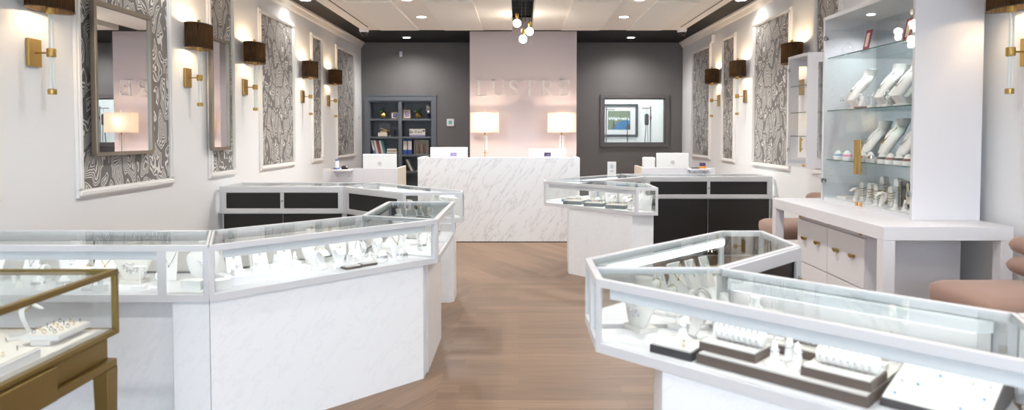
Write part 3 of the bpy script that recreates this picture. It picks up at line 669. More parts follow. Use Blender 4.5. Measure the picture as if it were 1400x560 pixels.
# hanging cabinet
t = thing('display_cabinet', 'smaller white display cabinet with glazed side hanging beyond the tall cabinet', 'display cabinet', (2.9, 6.6, 1.165))
X0, X1, Y0, Y1, Z0, Z1 = 2.70, 3.062, 6.41, 6.88, 1.165, 2.255
for y in (Y0, Y1-.022):
    m = MB().box(X0, X0+.10, y, y+.022, Z0, Z1).box(X1-.05, X1, y, y+.022, Z0, Z1).box(X0+.10, X1-.05, y, y+.022, Z1-.09, Z1).box(X0+.10, X1-.05, y, y+.022, Z0, Z0+.09)
    s = m.build('side_frame', 'white', t, world=True); boxo('side_glass', 'clear', X0+.1, X1-.05, y+.008, y+.013, Z0+.09, Z1-.09, s)
boxo('top_panel', 'white', X0, X1, Y0+.0225, Y1-.0225, Z1-.03, Z1, t); boxo('bottom_panel', 'white', X0, X1, Y0+.0225, Y1-.0225, Z0, Z0+.03, t)
SH2 = (1.47, 1.70, 1.96)
for z in SH2:
    s = boxo('glass_shelf', 'shelf_glass', X0+.02, X1-.005, Y0+.024, Y1-.024, z-.007, z, t); boxo('shelf_edge', 'glass_edge', X0+.0185, X0+.0199, Y0+.024, Y1-.024, z-.007, z, s)
d = boxo('glass_door', 'clear', X0-.007, X0-.001, Y0+.002, Y1-.002, Z0+.01, Z1-.01, t)
m = MB().box(X0-.034, X0-.024, 6.47, 6.495, 1.32, 1.46).box(X0-.0245, X0-.0075, 6.477, 6.487, 1.34, 1.35).box(X0-.0245, X0-.0075, 6.477, 6.487, 1.43, 1.44); m.build('handle', 'gold', d, bevel=.002, world=True)
for z in (1.33, 2.12): MB().lathe([(.018, -.001), (.018, .012), (.001, .012)], 12, (X0-.006, Y1-.03, z), 'x').build('hinge', 'chrome', d, True, world=True)
boxo('lock', 'orange', X0-.02, X0-.0075, 6.44, 6.46, 1.18, 1.205, d)
boxo('mounting_cleat', 'white', X1+.0005, XR-.037, Y0+.05, Y1-.05, Z0+.1, Z1-.1, t)
t = thing('wall_bracket', 'small white wall bracket below the hanging display cabinet', 'bracket', (XR-.001, 6.45, 1.0))
m = MB(); m.box(XR-.30, XR-.001, 6.40, 6.52, 1.09, 1.11); m.slab([(XR-.26, 1.0895), (XR-.02, 1.0895), (XR-.02, 1.0), (XR-.08, 1.04)], lambda u, v, q: (u, q, v), 6.45, 6.47); m.build('bracket', 'white', t, world=True)

# ------------------------------------------------------------------ pink velvet chairs
def chair(x, y, label, rz=0):
    """faces -X; origin on the floor under the seat centre"""
    t = thing('counter_chair', label, 'chair', (x, y, 0), rz, 'pink velvet counter chairs')
    hx, hy = .30, .29
    rings = []
    def rr(cx, w, d, z, r=.06, n=5):
        out = []
        for (sx, sy, a0) in ((1, 1, 0), (-1, 1, 90), (-1, -1, 180), (1, -1, 270)):
            for i in range(n+1):
                a = R(a0+90*i/n); out.append((cx+sx*(w-r)+r*math.cos(a), sy*(d-r)+r*math.sin(a), z))
        return out
    MB().loft([rr(0, hx-.01, hy-.01, .545), rr(0, hx, hy, .56), rr(0, hx+.004, hy+.004, .61), rr(0, hx, hy, .645), rr(0, hx-.03, hy-.03, .668), rr(0, hx-.10, hy-.10, .682, .05), rr(0, .06, .06, .688, .03)]).build('seat', 'velour', t, 'all')
    # upholstered side panels that arch down into the legs
    def arch(q0, q1):
        out = [(q0, .548), (q0, 0), (q0+.055, 0), (q0+.075, .38)]
        n = 8
        for i in range(n+1):
            a = PI-PI*i/n; out.append(((q0+q1)/2+((q1-q0)/2-.085)*math.cos(a), .38+.11*math.sin(a)))
        return out+[(q1-.075, .38), (q1-.055, 0), (q1, 0), (q1, .548)]
    MB().slab(arch(-hy+.012, hy-.012), lambda u, v, q: (q, u, v), -hx+.006, -hx+.06).build('front_leg_panel', 'velour', t, bevel=.012)
    MB().slab(arch(-hy+.012, hy-.012), lambda u, v, q: (q, u, v), hx-.06, hx-.006).build('back_leg_panel', 'velour', t, bevel=.012)
    # channelled back of padded rolls
    for k, z in enumerate((.758, .872)):
        m = MB(); a = .012*k; n = 14; rings = []
        for i in range(n+1):
            s_ = -1+2*i/n; yy = s_*(hy+.0); xx = .235+a-.055*s_*s_*1.3
            e = max(0.0, 1-abs(s_)**8)*.9+.1; rings.append((xx, yy, z, e))
        P = []
        for xx, yy, zz, e in rings: P.append([(xx+.062*e*math.cos(2*PI*j/14), yy, zz+.06*e*math.sin(2*PI*j/14)) for j in range(14)])
        m.loft(P).build('back_roll', 'velour', t, 'all')
    MB().slab([(-hy+.05, .55), (hy-.05, .55), (hy-.05, .88), (-hy+.05, .88)], lambda u, v, q: (q+.07*(v-.55), u, v), .245, .275).build('back_frame', 'velour', t, bevel=.01)
    return t
chair(2.63, 3.60, 'pink velvet counter chair in front of the tall cabinet, nearest the viewer')
chair(2.63, 6.36, 'pink velvet counter chair past the far end of the white console')

# ------------------------------------------------------------------ workstations
def logo(parent, loc, rot, r, m='logo_grey'):
    MB().tube([(loc[0]+r*math.cos(2*PI*i/28), loc[1], loc[2]+r*math.sin(2*PI*i/28)) for i in range(28)], r*.09, 5, True).build('logo_ring', m, parent)
    text('hp', r*1.45, .0004, m, 'logo_letters', parent, (loc[0], loc[1], loc[2]+.002), (PI/2, 0, 0), .35)
def monitor(x, y, z, w, h, label, rz=0, stand=True, brand=True):
    t = thing('computer', label, 'computer', (x, y, z), rz)
    MB().box(-w/2, w/2, -.02, .02, .06, .06+h).build('screen_housing', 'acrylic_white', t, bevel=.006)
    MB().box(-w/2+.008, w/2-.008, .0205, .022, .075, .05+h).build('screen', 'dark_item', t)
    n = 10
    MB().slab([(-w/2, .115)]+[(-w/2+w*i/n, .095-.022*math.sin(PI*i/n)) for i in range(n+1)]+[(w/2, .115)], lambda u, v, q: (u, q, v), -.034, -.0205).build('chin', 'gloss_white', t, bevel=.003)
    MB().box(-.09, .09, -.07, .10, 0, .012).build('stand_foot', 'chrome', t, bevel=.003); MB().box(-.03, .03, -.062, -.03, .0125, .20).build('stand_neck', 'chrome', t, bevel=.003)
    if brand: logo(t, (.0, -.022, .06+h*.66), None, .022)
    return t
t = thing('workstation', 'white privacy-walled workstation before the bookcase wall', 'desk', (-1.8, 8.9, 0))
boxo('front_panel', 'white', -2.10, -1.54, 8.60, 8.63, 0, 1.05, t, .002); boxo('side_panel', 'warm_lit_side', -1.57, -1.54, 8.6305, 9.27, 0, 1.05, t, .002)
boxo('return_panel', 'white', -2.50, -2.1005, 8.66, 8.69, 0, 1.04, t, .002); boxo('worktop', 'white', -2.5, -1.5705, 8.6905, 9.27, .76, .79, t)
boxo('side_panel', 'white', -2.5, -2.47, 8.6905, 9.27, 0, .7595, t)
s = MB().box(-2.36, -2.11, 8.44, 8.6595, 1.02, 1.04); s.slab([(8.6595, 1.0195), (8.47, 1.0195), (8.6595, .93)], lambda u, v, q: (q, u, v), -2.32, -2.30).slab([(8.6595, 1.0195), (8.47, 1.0195), (8.6595, .93)], lambda u, v, q: (q, u, v), -2.17, -2.15)
s.build('bracket_shelf', 'white', t, world=True)
monitor(-1.83, 8.95, .7905, .44, .37, 'white computer with round grey emblem at the workstation before the bookcase')
t = thing('bottle', 'small white bottle with blue bands on the workstation bracket shelf', 'bottle', (-2.29, 8.55, 1.0405))
MB().lathe([(.001, 0), (.032, 0), (.034, .005), (.034, .02), (.028, .03), (.026, .09), (.02, .105), (.001, .105)], 20).build('body', 'gloss_white', t, True)
MB().lathe([(.0345, .004), (.0355, .006), (.0355, .018), (.0345, .02)], 20, cap=False).build('band', 'book_blue', t, True); MB().lathe([(.001, .1055), (.018, .1055), (.018, .125), (.001, .127)], 16).build('cap', 'book_blue', t, True)
tag(MB().ell([(0, .04, .03, 0, 0), (.03, .045, .034, 0, 0), (.045, .03, .02, 0, 0)], 16, (-2.19, 8.55, 1.0405)).build('glasses_case', 'dark_item', None, True), 'black rounded case on the workstation bracket shelf beside the bottle', 'case')
tag(MB().box(-2.345, -2.325, 8.48, 8.62, 1.0405, 1.055).build('notebook', 'kraft', None), 'small tan notebook lying beside the white bottle', 'notebook')
t = thing('workstation', 'white privacy-walled workstation under the interior window', 'desk', (1.9, 9.3, 0))
boxo('front_panel', 'white', 1.62, 2.22, 9.0, 9.03, 0, 1.04, t, .002); boxo('side_panel', 'warm_lit_side', 1.62, 1.65, 9.0305, 9.6, 0, 1.04, t, .002)
boxo('return_panel', 'white', 2.2205, 2.60, 9.05, 9.08, 0, 1.03, t, .002); boxo('worktop', 'white', 1.6505, 2.6, 9.0805, 9.6, .76, .79, t); boxo('side_panel', 'white', 2.57, 2.6, 9.0805, 9.6, 0, .7595, t)
s = MB().box(2.23, 2.50, 8.84, 9.0495, 1.01, 1.03); s.slab([(9.0495, 1.0095), (8.87, 1.0095), (9.0495, .93)], lambda u, v, q: (q, u, v), 2.27, 2.29).slab([(9.0495, 1.0095), (8.87, 1.0095), (9.0495, .93)], lambda u, v, q: (q, u, v), 2.44, 2.46)
s.build('bracket_shelf', 'white', t, world=True)
monitor(2.10, 9.35, .7905, .44, .37, 'white computer with round grey emblem at the workstation under the window')
tag(MB().box(1.70, 1.86, 9.32, 9.45, .7905, 1.16).build('printer', 'acrylic_white', None, bevel=.015), 'pale grey box printer beside the computer under the window', 'printer')
t = thing('card_reader', 'small black and orange card box on the bracket shelf under the window', 'card reader', (2.40, 8.93, 1.0305))
MB().box(-.04, .04, -.03, .03, 0, .03).build('base', 'orange', t, bevel=.004); MB().box(-.036, .036, -.025, .025, .0305, .075).build('body', 'purple', t, bevel=.004)
tag(MB().box(2.25, 2.345, 8.88, 8.99, 1.0305, 1.042).build('tray', 'dark_item', None, bevel=.003), 'flat black pen tray on the bracket shelf under the window', 'tray')
monitor(-1.0, 9.72, .7705, .53, .46, 'white computer back on the reception desk nearer the bookcase', brand=False)
monitor(.40, 9.72, .7705, .53, .44, 'white computer back on the reception desk nearer the window', brand=False)
for x, c, l in ((-.90, 'lilac', 'small lilac card stand on the marble reception desk edge'), (.385, 'purple', 'small dark purple card stand on the marble reception desk edge')):
    t = thing('card_stand', l, 'card stand', (x, 9.33, 1.1605))
    MB().box(-.045, .045, -.018, .018, 0, .014).build('base', 'gloss_white', t); MB().box(-.045, .045, -.006, 0, .0145, .066).build('card', c, t); MB().box(-.012, .034, -.0068, -.0062, .034, .038).build('lettering', 'paper', t)
t = thing('sign_stand', 'white tabletop sign stand with round grey emblem on the slanted showcase', 'sign', (1.13, 8.33, .9705))
MB().box(-.055, .055, -.03, .03, 0, .012).build('base', 'gloss_white', t, bevel=.002); MB().box(-.052, .052, -.008, .008, .0125, .175).build('board', 'gloss_white', t, bevel=.002)
m = MB().torus((0, -.0088, .118), .022, .0016, 24, 'y'); m.torus((0, -.0088, .118), .012, .0012, 18, 'y'); m.box(-.002, .002, -.0092, -.0084, .10, .136); m.build('emblem', 'logo_grey', t)
MB().box(-.025, .025, -.0092, -.0084, .062, .067).box(-.018, .018, -.0092, -.0084, .05, .054).build('lettering', 'logo_grey', t)

# ------------------------------------------------------------------ bookcase
bk = thing('bookcase', 'dark grey built-in bookcase set in the grey back wall', 'bookcase', (-2.26, YB, 0))
SZ = (.10, .42, .755, 1.075, 1.42, 1.76)
boxo('back_panel', 'bookcase', BX0+.001, BX1-.001, YB+.30, YB+.315, .0, BZ1-.001, bk)
m = MB(); m.box(BX0+.001, BX0+.02, YB-.001, YB+.2995, 0, BZ1-.001).box(BX1-.02, BX1-.001, YB-.001, YB+.2995, 0, BZ1-.001).box(BX0+.0205, BX1-.0205, YB-.001, YB+.2995, BZ1-.025, BZ1-.001); m.build('case_side', 'bookcase', bk, world=True)
boxo('divider', 'bookcase', -2.30, -2.235, YB-.012, YB+.2995, 0, BZ1-.026, bk)
for z in SZ:
    for a, b_ in ((BX0+.0205, -2.3005), (-2.2345, BX1-.0205)): boxo('shelf', 'bookcase', a, b_, YB-.004, YB+.2990, z-.035, z, bk)
m = MB(); w = .085
m.box(BX0-w, BX0, YB-.022, YB-.0015, 0, BZ1+w).box(BX1, BX1+w, YB-.022, YB-.0015, 0, BZ1+w).box(BX0, BX1, YB-.022, YB-.0015, BZ1, BZ1+w); m.build('casing', 'bookcase', bk, bevel=.003, world=True)
m = MB(); m.box(BX0-w-.012, BX1+w+.012, YB-.032, YB-.0015, BZ1+w+.0005, BZ1+w+.025); m.build('casing_cap', 'bookcase', bk, world=True)
PX = lambda px: (px-710)*13.1/933
def succulent(px, z, label):
    t = thing('potted_succulent', label, 'plant', (PX(px), YB+.12, z+.0005), 0, 'gold potted succulents')
    m = MB(); m.ball((0, 0, .065), .066, 8, .95); m.bm.faces.ensure_lookup_table(); m.build('pot', 'yellow_gold', t)
    m = MB(); rnd = random.Random(px)
    for i in range(26):
        a = rnd.uniform(0, 2*PI); el = rnd.uniform(.25, 1.3); L_ = rnd.uniform(.08, .13); d = Vector((math.cos(a)*math.cos(el), math.sin(a)*math.cos(el), math.sin(el)))
        p = Vector((0, 0, .115)); m.tube([p, p+d*L_*.6, p+d*L_+Vector((0, 0, -.01))], [.012, .009, .001], 5)
    m.build('foliage', 'leaf', t, 'all')
succulent(523.7, SZ[5], 'succulent in a round gold pot, top shelf of the bookcase half nearer the corner'); succulent(572.3, SZ[5], 'succulent in a round gold pot, top shelf beside the feather ornament')
def photo_frame(px, z, w, h, frame, pic, label):
    t = thing('photo_frame', label, 'photo frame', (PX(px), YB+.14, z+.0005))
    m = MB(); e = .016
    for q in ((-w/2, w/2, 0, e), (-w/2, w/2, h-e, h), (-w/2, -w/2+e, e, h-e), (w/2-e, w/2, e, h-e)): m.box(q[0], q[1], -.01, .01, q[2], q[3])
    m.build('frame', frame, t); MB().box(-w/2+e, w/2-e, -.004, .004, e, h-e).build('mat', 'paper', t)
    MB().box(-w*.25, w*.25, -.0062, -.0045, h*.2, h*.8).build('photo', pic, t); MB().ball((w*.0, -.0062, h*.55), w*.11, 10).xf(Matrix.Identity(4)).build('portrait', 'skin_photo', t, True)
    MB().slab([(.012, .0), (.07, .0), (.012, h*.7)], lambda u, v, q: (q, u, v), -.01, .01).build('easel', frame, t)
photo_frame(539.8, SZ[5], .15, .13, 'wood_frame', 'book_blue', 'small dark wood photo frame with a blue picture on the top shelf'); photo_frame(556.3, SZ[5], .15, .18, 'wood_frame', 'lilac', 'upright wood photo frame with a pale mat on the top shelf')
t = thing('feather_ornament', 'white feathery flower on a dark vase, top shelf corner of the bookcase', 'ornament', (PX(586.5), YB+.15, SZ[5]+.0005))
MB().lathe([(.001, 0), (.02, 0), (.022, .06), (.012, .11), (.001, .11)], 14).build('vase', 'dark_item', t, True)
m = MB(); rnd = random.Random(3)
for i in range(14): m.ball((rnd.uniform(-.045, .012), rnd.uniform(-.04, .04), .17+rnd.uniform(-.04, .07)), rnd.uniform(.02, .035), 8)
m.build('flower', 'paper', t, 'all')
t = thing('gift_box', 'open kraft gift box tilted on the second shelf of the bookcase', 'box', (PX(525), YB+.13, SZ[4]+.0005))
MB().box(-.11, .06, -.06, .06, 0, .075).build('base', 'cream', t, bevel=.004)
m = MB().box(-.09, .09, -.055, .055, 0, .012); m.xf(Matrix.Translation((.01, .0, .125)) @ Matrix.Rotation(R(20), 4, 'Y')); m.build('lid', 'kraft', t, bevel=.002)
m = MB().box(-.07, .06, -.04, .04, .0755, .11); m.build('tissue', 'kraft', t, bevel=.01)
t = thing('glass_plaque', 'tall clear glass plaque standing behind the kraft gift box', 'plaque', (PX(526), YB+.22, SZ[4]+.0005))
MB().box(-.13, .09, 0, .012, .012, .27).build('plate', 'clear', t); MB().box(-.14, .10, -.02, .03, 0, .0115).build('base', 'chrome', t)
t = thing('figurine', 'small dark figurine at the end of the second bookcase shelf', 'figurine', (PX(539.5), YB+.12, SZ[4]+.0005))
MB().lathe([(.001, 0), (.026, 0), (.026, .012), (.01, .02), (.014, .05), (.02, .075), (.008, .09), (.015, .105), (.012, .12), (.001, .125)], 14).build('body', 'dark_item', t, True)
t = thing('word_sign', 'black and white Be Kind sign with red heart on the bookcase', 'sign', (PX(570.7), YB+.09, SZ[4]+.0005))
MB().box(-.16, .16, -.01, .01, .02, .155).build('board', 'paper', t, bevel=.003); MB().box(-.15, .15, -.02, .02, 0, .0195).build('stand', 'lilac', t)
text('Be Kind', .078, .001, 'dark_item', 'lettering', t, (-.03, -.0115, .085), shear=.15)
hp = [(.016*16*math.sin(a)**3/16, (13*math.cos(a)-5*math.cos(2*a)-2*math.cos(3*a)-math.cos(4*a))*.001) for a in [2*PI*i/24 for i in range(24)]]
MB().slab([(u*1.3, v*1.5) for u, v in hp], lambda u, v, q: (.125+u, -q, .105+v), .0105, .0125).build('heart', 'red', t)
m = MB()
for q in ((-.16, .16, .02, .027), (-.16, .16, .148, .155), (-.16, -.153, .027, .148), (.153, .16, .027, .148)): m.box(q[0], q[1], -.0125, -.0105, q[2], q[3])
m.build('border', 'dark_item', t)
def book(px, z, w, h, c, label, lean=0, page='paper', grp=None, y=None, band=None, d=.2, horizontal=False):
    t = thing('book', label, 'book', (PX(px), YB+.05 if y is None else y, z+.0005), 0, grp)
    def put(m, n, mm):
        if horizontal: m.xf(Matrix.Rotation(R(90), 4, 'Y') @ Matrix.Translation((-w/2, 0, -h/2))); m.xf(Matrix.Translation((0, 0, 0)))
        elif lean: m.xf(Matrix.Translation((-w/2, 0, .0005)) @ Matrix.Rotation(R(lean), 4, 'Y') @ Matrix.Translation((w/2, 0, 0)))
        m.build(n, mm, t)
    e = .003
    put(MB().box(-w/2, w/2, 0, e, 0, h).box(-w/2, -w/2+e, e, d, 0, h).box(w/2-e, w/2, e, d, 0, h), 'cover', c); put(MB().box(-w/2+e, w/2-e, e+.0005, d-.004, .004, h-.004), 'page_block', page)
    if band: put(MB().box(-w/2+.002, w/2-.002, -.001, 0, band[0]*h, band[1]*h), 'spine_label', band[2])
    return t
for i, (px, c, h, bd, l) in enumerate(((509.5, 'book_white', .275, (0, .3, 'book_blue'), 'white spined book with blue foot, first of the leaning books'), (513.3, 'book_white', .27, None, 'plain white book among the leaning books'), (516.5, 'book_red', .265, None, 'red book among the leaning books of the bookcase'), (520.2, 'paper', .27, None, 'pale book between the red and the teal ones'), (523.3, 'book_teal', .265, None, 'teal book leaning at the end of the row'))):
    book(px+3.6, SZ[3], .036, h, c, l, -12, band=bd, d=.2)
z = SZ[3]
for i, (hh, c, l) in enumerate(((.026, 'book_brown', 'thin brown book at the bottom of the flat pile'), (.03, 'book_white', 'white book lying second in the flat pile'), (.03, 'book_tan', 'tan book lying third in the flat pile'), (.024, 'book_white', 'white book on top of the flat pile'))):
    t = thing('book', l, 'book', (PX(536.4), YB+.04, z+.0005)); w2 = .21-.01*i
    MB().box(-w2/2, w2/2, 0, .2, 0, .003).box(-w2/2, w2/2, 0, .2, hh-.003, hh).box(-w2/2, w2/2, 0, .004, .003, hh-.003).build('cover', c, t); MB().box(-w2/2+.004, w2/2-.004, .0045, .196, .0032, hh-.0032).build('page_block', 'paper', t); z += hh+.0005
for px, l in ((552.3, 'blue ring binder with white label nearer the bookcase divider'), (558.6, 'blue ring binder with white label beside the framed box')): book(px+2.2, SZ[3], .075, .285, 'binder_blue', l, 0, band=(.32, .9, 'paper'), d=.22)
t = thing('shadow_box', 'brown books behind glass in a silver framed box on the bookcase', 'display box', (PX(576), YB+.1, SZ[3]+.0005))
m = MB()
for q in ((-.14, .14, 0, .014), (-.14, .14, .26, .274), (-.14, -.126, .014, .26), (.126, .14, .014, .26)): m.box(q[0], q[1], 0, .12, q[2], q[3])
m.build('frame', 'mirror_frame', t); boxo('glass_pane', 'clear', -.126, .126, .004, .008, .014, .26, None, world=False).parent = t
MB().box(-.126, .126, .112, .118, .014, .26).build('back', 'book_tan', t)
for i, c in enumerate(('book_brown', 'book_tan', 'book_brown')): MB().box(-.06+.044*i, -.02+.044*i, .02, .1, .0145, .2).build('bound_volume', c, t, bevel=.004)
t = thing('magazine_holder', 'leaning pale folders on the lower bookcase shelf', 'folder', (PX(553), YB+.04, SZ[2]+.0005))
for i, c in enumerate(('book_tan', 'book_white', 'photo')):
    m = MB().box(-.008, .008, 0, .2, 0, .24); m.xf(Matrix.Translation((.02*i, 0, .004)) @ Matrix.Translation((.135, 0, 0)) @ Matrix.Rotation(R(-25), 4, 'Y')); m.build('folder', c, t)
z = SZ[2]
for i, (hh, c, l) in enumerate(((.02, 'book_white', 'white magazine at the bottom of the low pile'), (.03, 'book_brown', 'brown book second in the low pile'), (.03, 'book_tan', 'tan book third in the low pile'), (.026, 'dark_item', 'black book fourth in the low pile'), (.024, 'book_white', 'white book on top of the low pile'))):
    t = thing('book', l, 'book', (PX(578), YB+.04, z+.0005)); w2 = .21-.012*i
    MB().box(-w2/2, w2/2, 0, .2, 0, .003).box(-w2/2, w2/2, 0, .2, hh-.003, hh).box(-w2/2, w2/2, 0, .004, .003, hh-.003).build('cover', c, t); MB().box(-w2/2+.004, w2/2-.004, .0045, .196, .0032, hh-.0032).build('page_block', 'paper', t); z += hh+.0005

# ------------------------------------------------------------------ the workshop behind the interior window
YW = YB+1.6
t = thing('framed_picture', 'large dark framed harbour picture with boats seen through the interior window', 'picture', (2.125, YW, 1.4))
m = MB()
for q in ((1.73, 2.53, 2.05, 2.10), (1.73, 2.53, 1.40, 1.45), (1.73, 1.78, 1.45, 2.05), (2.48, 2.53, 1.45, 2.05)): m.box(q[0], q[1], YW-.03, YW-.001, q[2], q[3])
m.build('frame', 'case_grey', t, bevel=.003, world=True)
boxo('mat_board', 'gloss_white', 1.78, 2.48, YW-.012, YW-.001, 1.45, 2.05, t)
p = boxo('picture_sheet', 'trees', 1.89, 2.37, YW-.014, YW-.0125, 1.555, 1.955, t)
F = lambda y: (lambda u, v, q: (u, y-q, v))
MB().slab([(1.95, 1.5555), (2.37, 1.5555), (2.37, 1.74), (2.28, 1.76), (2.12, 1.72), (1.99, 1.62)], F(YW-.0141), 0, .001).build('water', 'water', p, world=True)
m = MB(); rnd = random.Random(5)
for i in range(9): x = 1.9+i*.05; m.slab([(x, 1.77+rnd.uniform(-.03, .03)), (x+.05, 1.76), (x+.045, 1.80), (x+.005, 1.81+rnd.uniform(0, .03))], F(YW-.0143), .0005, .0016)
m.build('boat', 'boats', p, world=True)
MB().slab([(1.99, 1.58), (2.05, 1.57), (2.04, 1.72), (2.0, 1.73)], F(YW-.0143), .001, .0018).slab([(2.27, 1.56), (2.37, 1.56), (2.37, 1.68), (2.30, 1.67)], F(YW-.0143), .001, .0018).build('pier', 'pier', p, world=True)
bt = thing('workbench', 'white workbench below the interior window, behind the glass', 'bench', (2.2, 13.9, 0))
boxo('bench_top', 'white', 1.3, 3.05, 13.65, 14.3, 1.02, 1.06, bt); 
for x in (1.32, 2.97):
    for y in (13.67, 14.22): boxo('leg', 'white', x, x+.06, y, y+.06, 0, 1.0195, bt)
t = thing('tool_stand', 'flexible shaft motor hanging from a thin metal stand behind the window', 'tool stand', (2.68, 13.95, 1.0605))
MB().tube([(0, 0, .008), (0, 0, .97)], .012).build('post', 'logo_grey', t); MB().box(-.08, .06, -.06, .06, 0, .008).build('base', 'chrome', t); MB().tube([(.01, 0, .93), (-.18, 0, .93)], .011).build('arm', 'logo_grey', t)
MB().tube([(-.08, 0, .92), (-.08, 0, .82)], .003).lathe([(.001, .58), (.04, .59), (.045, .64), (.045, .78), (.035, .81), (.001, .82)], 16, (-.08, 0, 0)).build('motor', 'case_grey', t, True)
MB().tube([(-.09, 0, .58), (-.11, 0, .3), (-.12, 0, .02)], .008).build('shaft', 'tray_brown', t); MB().tube([(-.06, 0, .58), (-.05, 0, .3), (-.05, 0, .02)], .005).build('cord', 'cord', t); MB().box(-.015, .015, -.02, -.012, .70, .77).build('clip', 'red', t)
t = thing('lamp_stand', 'thin dark rod on a round pale base behind the interior window', 'stand', (2.2, 13.9, 1.0605))
MB().lathe([(.001, 0), (.15, 0), (.15, .02), (.02, .03), (.001, .03)], 24).build('base', 'acrylic_white', t, True); MB().tube([(0, 0, .03), (0, 0, .72)], .009).build('rod', 'tray_brown', t)
t = thing('tool_stand', 'pale metal tool post with short arm beside the harbour picture', 'tool stand', (1.765, 13.9, 1.0605))
MB().tube([(0, 0, .008), (0, 0, .96)], .013).build('post', 'chrome', t); MB().tube([(0, 0, .90), (.18, 0, .90)], .011).build('arm', 'logo_grey', t); MB().box(-.06, .06, -.06, .06, 0, .008).build('base', 'chrome', t)
tl = thing('ceiling_light', 'bright ceiling light panel in the workshop behind the interior window', 'ceiling light', (1.9, 13.85, ZC-.002))
MB().box(-.6, .6, -.3, .3, -.05, 0).build('frame', 'white', tl); MB().box(-.57, .57, -.27, .27, -.055, -.0505).build('diffuser', 'soft_panel', tl)
light('AREA', 'panel_light', (0, 0, -.07), 30, (.93, 1, .97), tl, shape='RECTANGLE', size=1.1, size_y=.5)

# ------------------------------------------------------------------ jewellery and its displays
KIT = {}
def kit(kind, parts):
    """parts: (name, MB, material, smooth)"""
    KIT[kind] = [(n, mb.mesh(n, sm), m) for n, mb, m, sm in parts]
    for n, me, m in KIT[kind]: me.materials.append(M[m])
def chain(m, pts, r=.0018): m.tube(pts, r, 5)
# necklace bust: neck, shoulders tapering to a foot, faces -y
def bust(h, w, gold, fab='velvet', lean=0):
    k = h/.20; ww = w/.075; ln = lambda z: lean*(min(z, .17)/.2-.5) if z > .011 else 0
    secs = [(0, .050, .030, 0, 0), (.010, .050, .030, 0, 0), (.0105, .047, .013, 0, -.014), (.045, .060, .015, 0, -.012), (.085, .074, .019, 0, -.006), (.115, .081, .022, 0, .001), (.132, .080, .023, 0, .006), (.145, .068, .022, 0, .010), (.156, .047, .021, 0, .014), (.165, .031, .021, 0, .017), (.185, .027, .022, 0, .021), (.199, .028, .023, 0, .023), (.2, .024, .019, 0, .023)]
    m = MB().ell([(z*k, a*ww, b_*k*(1.35 if lean and z > .011 else (1.6 if lean else 1)), dx, (dy+ln(z))*k) for z, a, b_, dx, dy in secs], 24)
    n = MB(); pts = []
    for i in range(17):
        a = -1+2*i/16; x = a*.046*ww; z = (.158-.062*(1-a*a))*k; pts.append((x*.9, (-.0255-(.009 if lean else 0)+.026*a*a+ln(z/k))*k, z))
    chain(n, pts, .0022*k); n.ball((0, (-.027-(.009 if lean else 0)+ln(.095))*k, .092*k), .0065*k, 8)
    return [('bust', m, fab, True), ('necklace', n, gold, True)]
kit('bust', bust(.205, .075, 'silver')); kit('bust_slim', bust(.19, .052, 'silver')); kit('bust_tall', bust(.33, .10, 'yellow_gold', 'velvet', .07)); kit('bust_cabinet', bust(.315, .105, 'silver', 'velvet', .085))
m_ = MB().box(-.055, .055, -.035, .045, 0, .018)
b0 = ('base_block', m_, 'linen', False)
b1 = ('bust', MB().ell([(.018, .050, .020, 0, -.008), (.03, .058, .022, 0, -.008), (.07, .078, .026, 0, -.004), (.11, .100, .030, 0, 0), (.135, .111, .032, 0, .003), (.148, .108, .032, 0, .006), (.158, .088, .031, 0, .010), (.166, .058, .031, 0, .014), (.175, .042, .032, 0, .017), (.195, .039, .033, 0, .019), (.205, .037, .032, 0, .019), (.207, .030, .026, 0, .019)], 28), 'linen', True)
n_ = MB(); chain(n_, [(-.06+.12*i/16, -.031+.02*abs(-1+i/8)**2, .15-.05*(1-(-1+i/8)**2)) for i in range(17)], .0018)
for j in range(5): n_.torus((-.03+.018*j, -.034, .092-.012*((j*7) % 3)), .006, .002, 10, 'y').ball((-.03+.018*j, -.035, .079-.012*((j*7) % 3)), .004, 6)
b2 = ('necklace', n_, 'silver', True)
kit('bust_large', [b0, b1, b2])
# leaning pendant board
def board(h, w, gold):
    m = MB().slab([(-w/2, 0), (w/2, 0), (w/2*.86, h), (-w/2*.86, h)], lambda u, v, q: (u, q+v*.32, v), -.004, .004)
    e = MB().slab([(.0, .001), (h*.55, .001), (h*.30, h*.9)], lambda u, v, q: (q, u+.004, v), -.006, .006)
    n = MB(); pts = [(x*w*.36, -.006+.32*z, z) for x, z in [(-1, h*.97), (-.7, h*.80), (-.35, h*.63), (0, h*.52), (.35, h*.63), (.7, h*.80), (1, h*.97)]]
    chain(n, pts, .0014); n.ball((0, -.007+.32*h*.49, h*.49), .005, 8)
    return [('board', m, 'velvet', False), ('easel', e, 'velvet', False), ('necklace', n, gold, True)]
kit('pendant_board', board(.145, .085, 'silver')); kit('pendant_board_wide', board(.15, .12, 'yellow_gold'))
# ring finger on a block
m = MB().box(-.026, .026, -.022, .022, 0, .03); f_ = MB().ell([(.03, .012, .010, 0, 0), (.055, .010, .008, 0, 0), (.078, .006, .005, 0, 0), (.082, .002, .002, 0, 0)], 14)
r_ = MB().torus((0, 0, .047), .0125, .0018, 18); r_.ball((0, -.014, .048), .0045, 8)
kit('ring_block', [('block', m, 'velvet', False), ('finger', f_, 'velvet', True), ('ring', r_, 'silver', True)])
# cone ring finger with round foot
f_ = MB().lathe([(.001, 0), (.03, 0), (.03, .008), (.016, .014), (.013, .04), (.008, .075), (.001, .082)], 18); r_ = MB().torus((0, 0, .05), .0138, .002, 18); r_.ball((0, -.0155, .05), .005, 8)
kit('ring_cone', [('cone', f_, 'velvet', True), ('ring', r_, 'silver', True)])
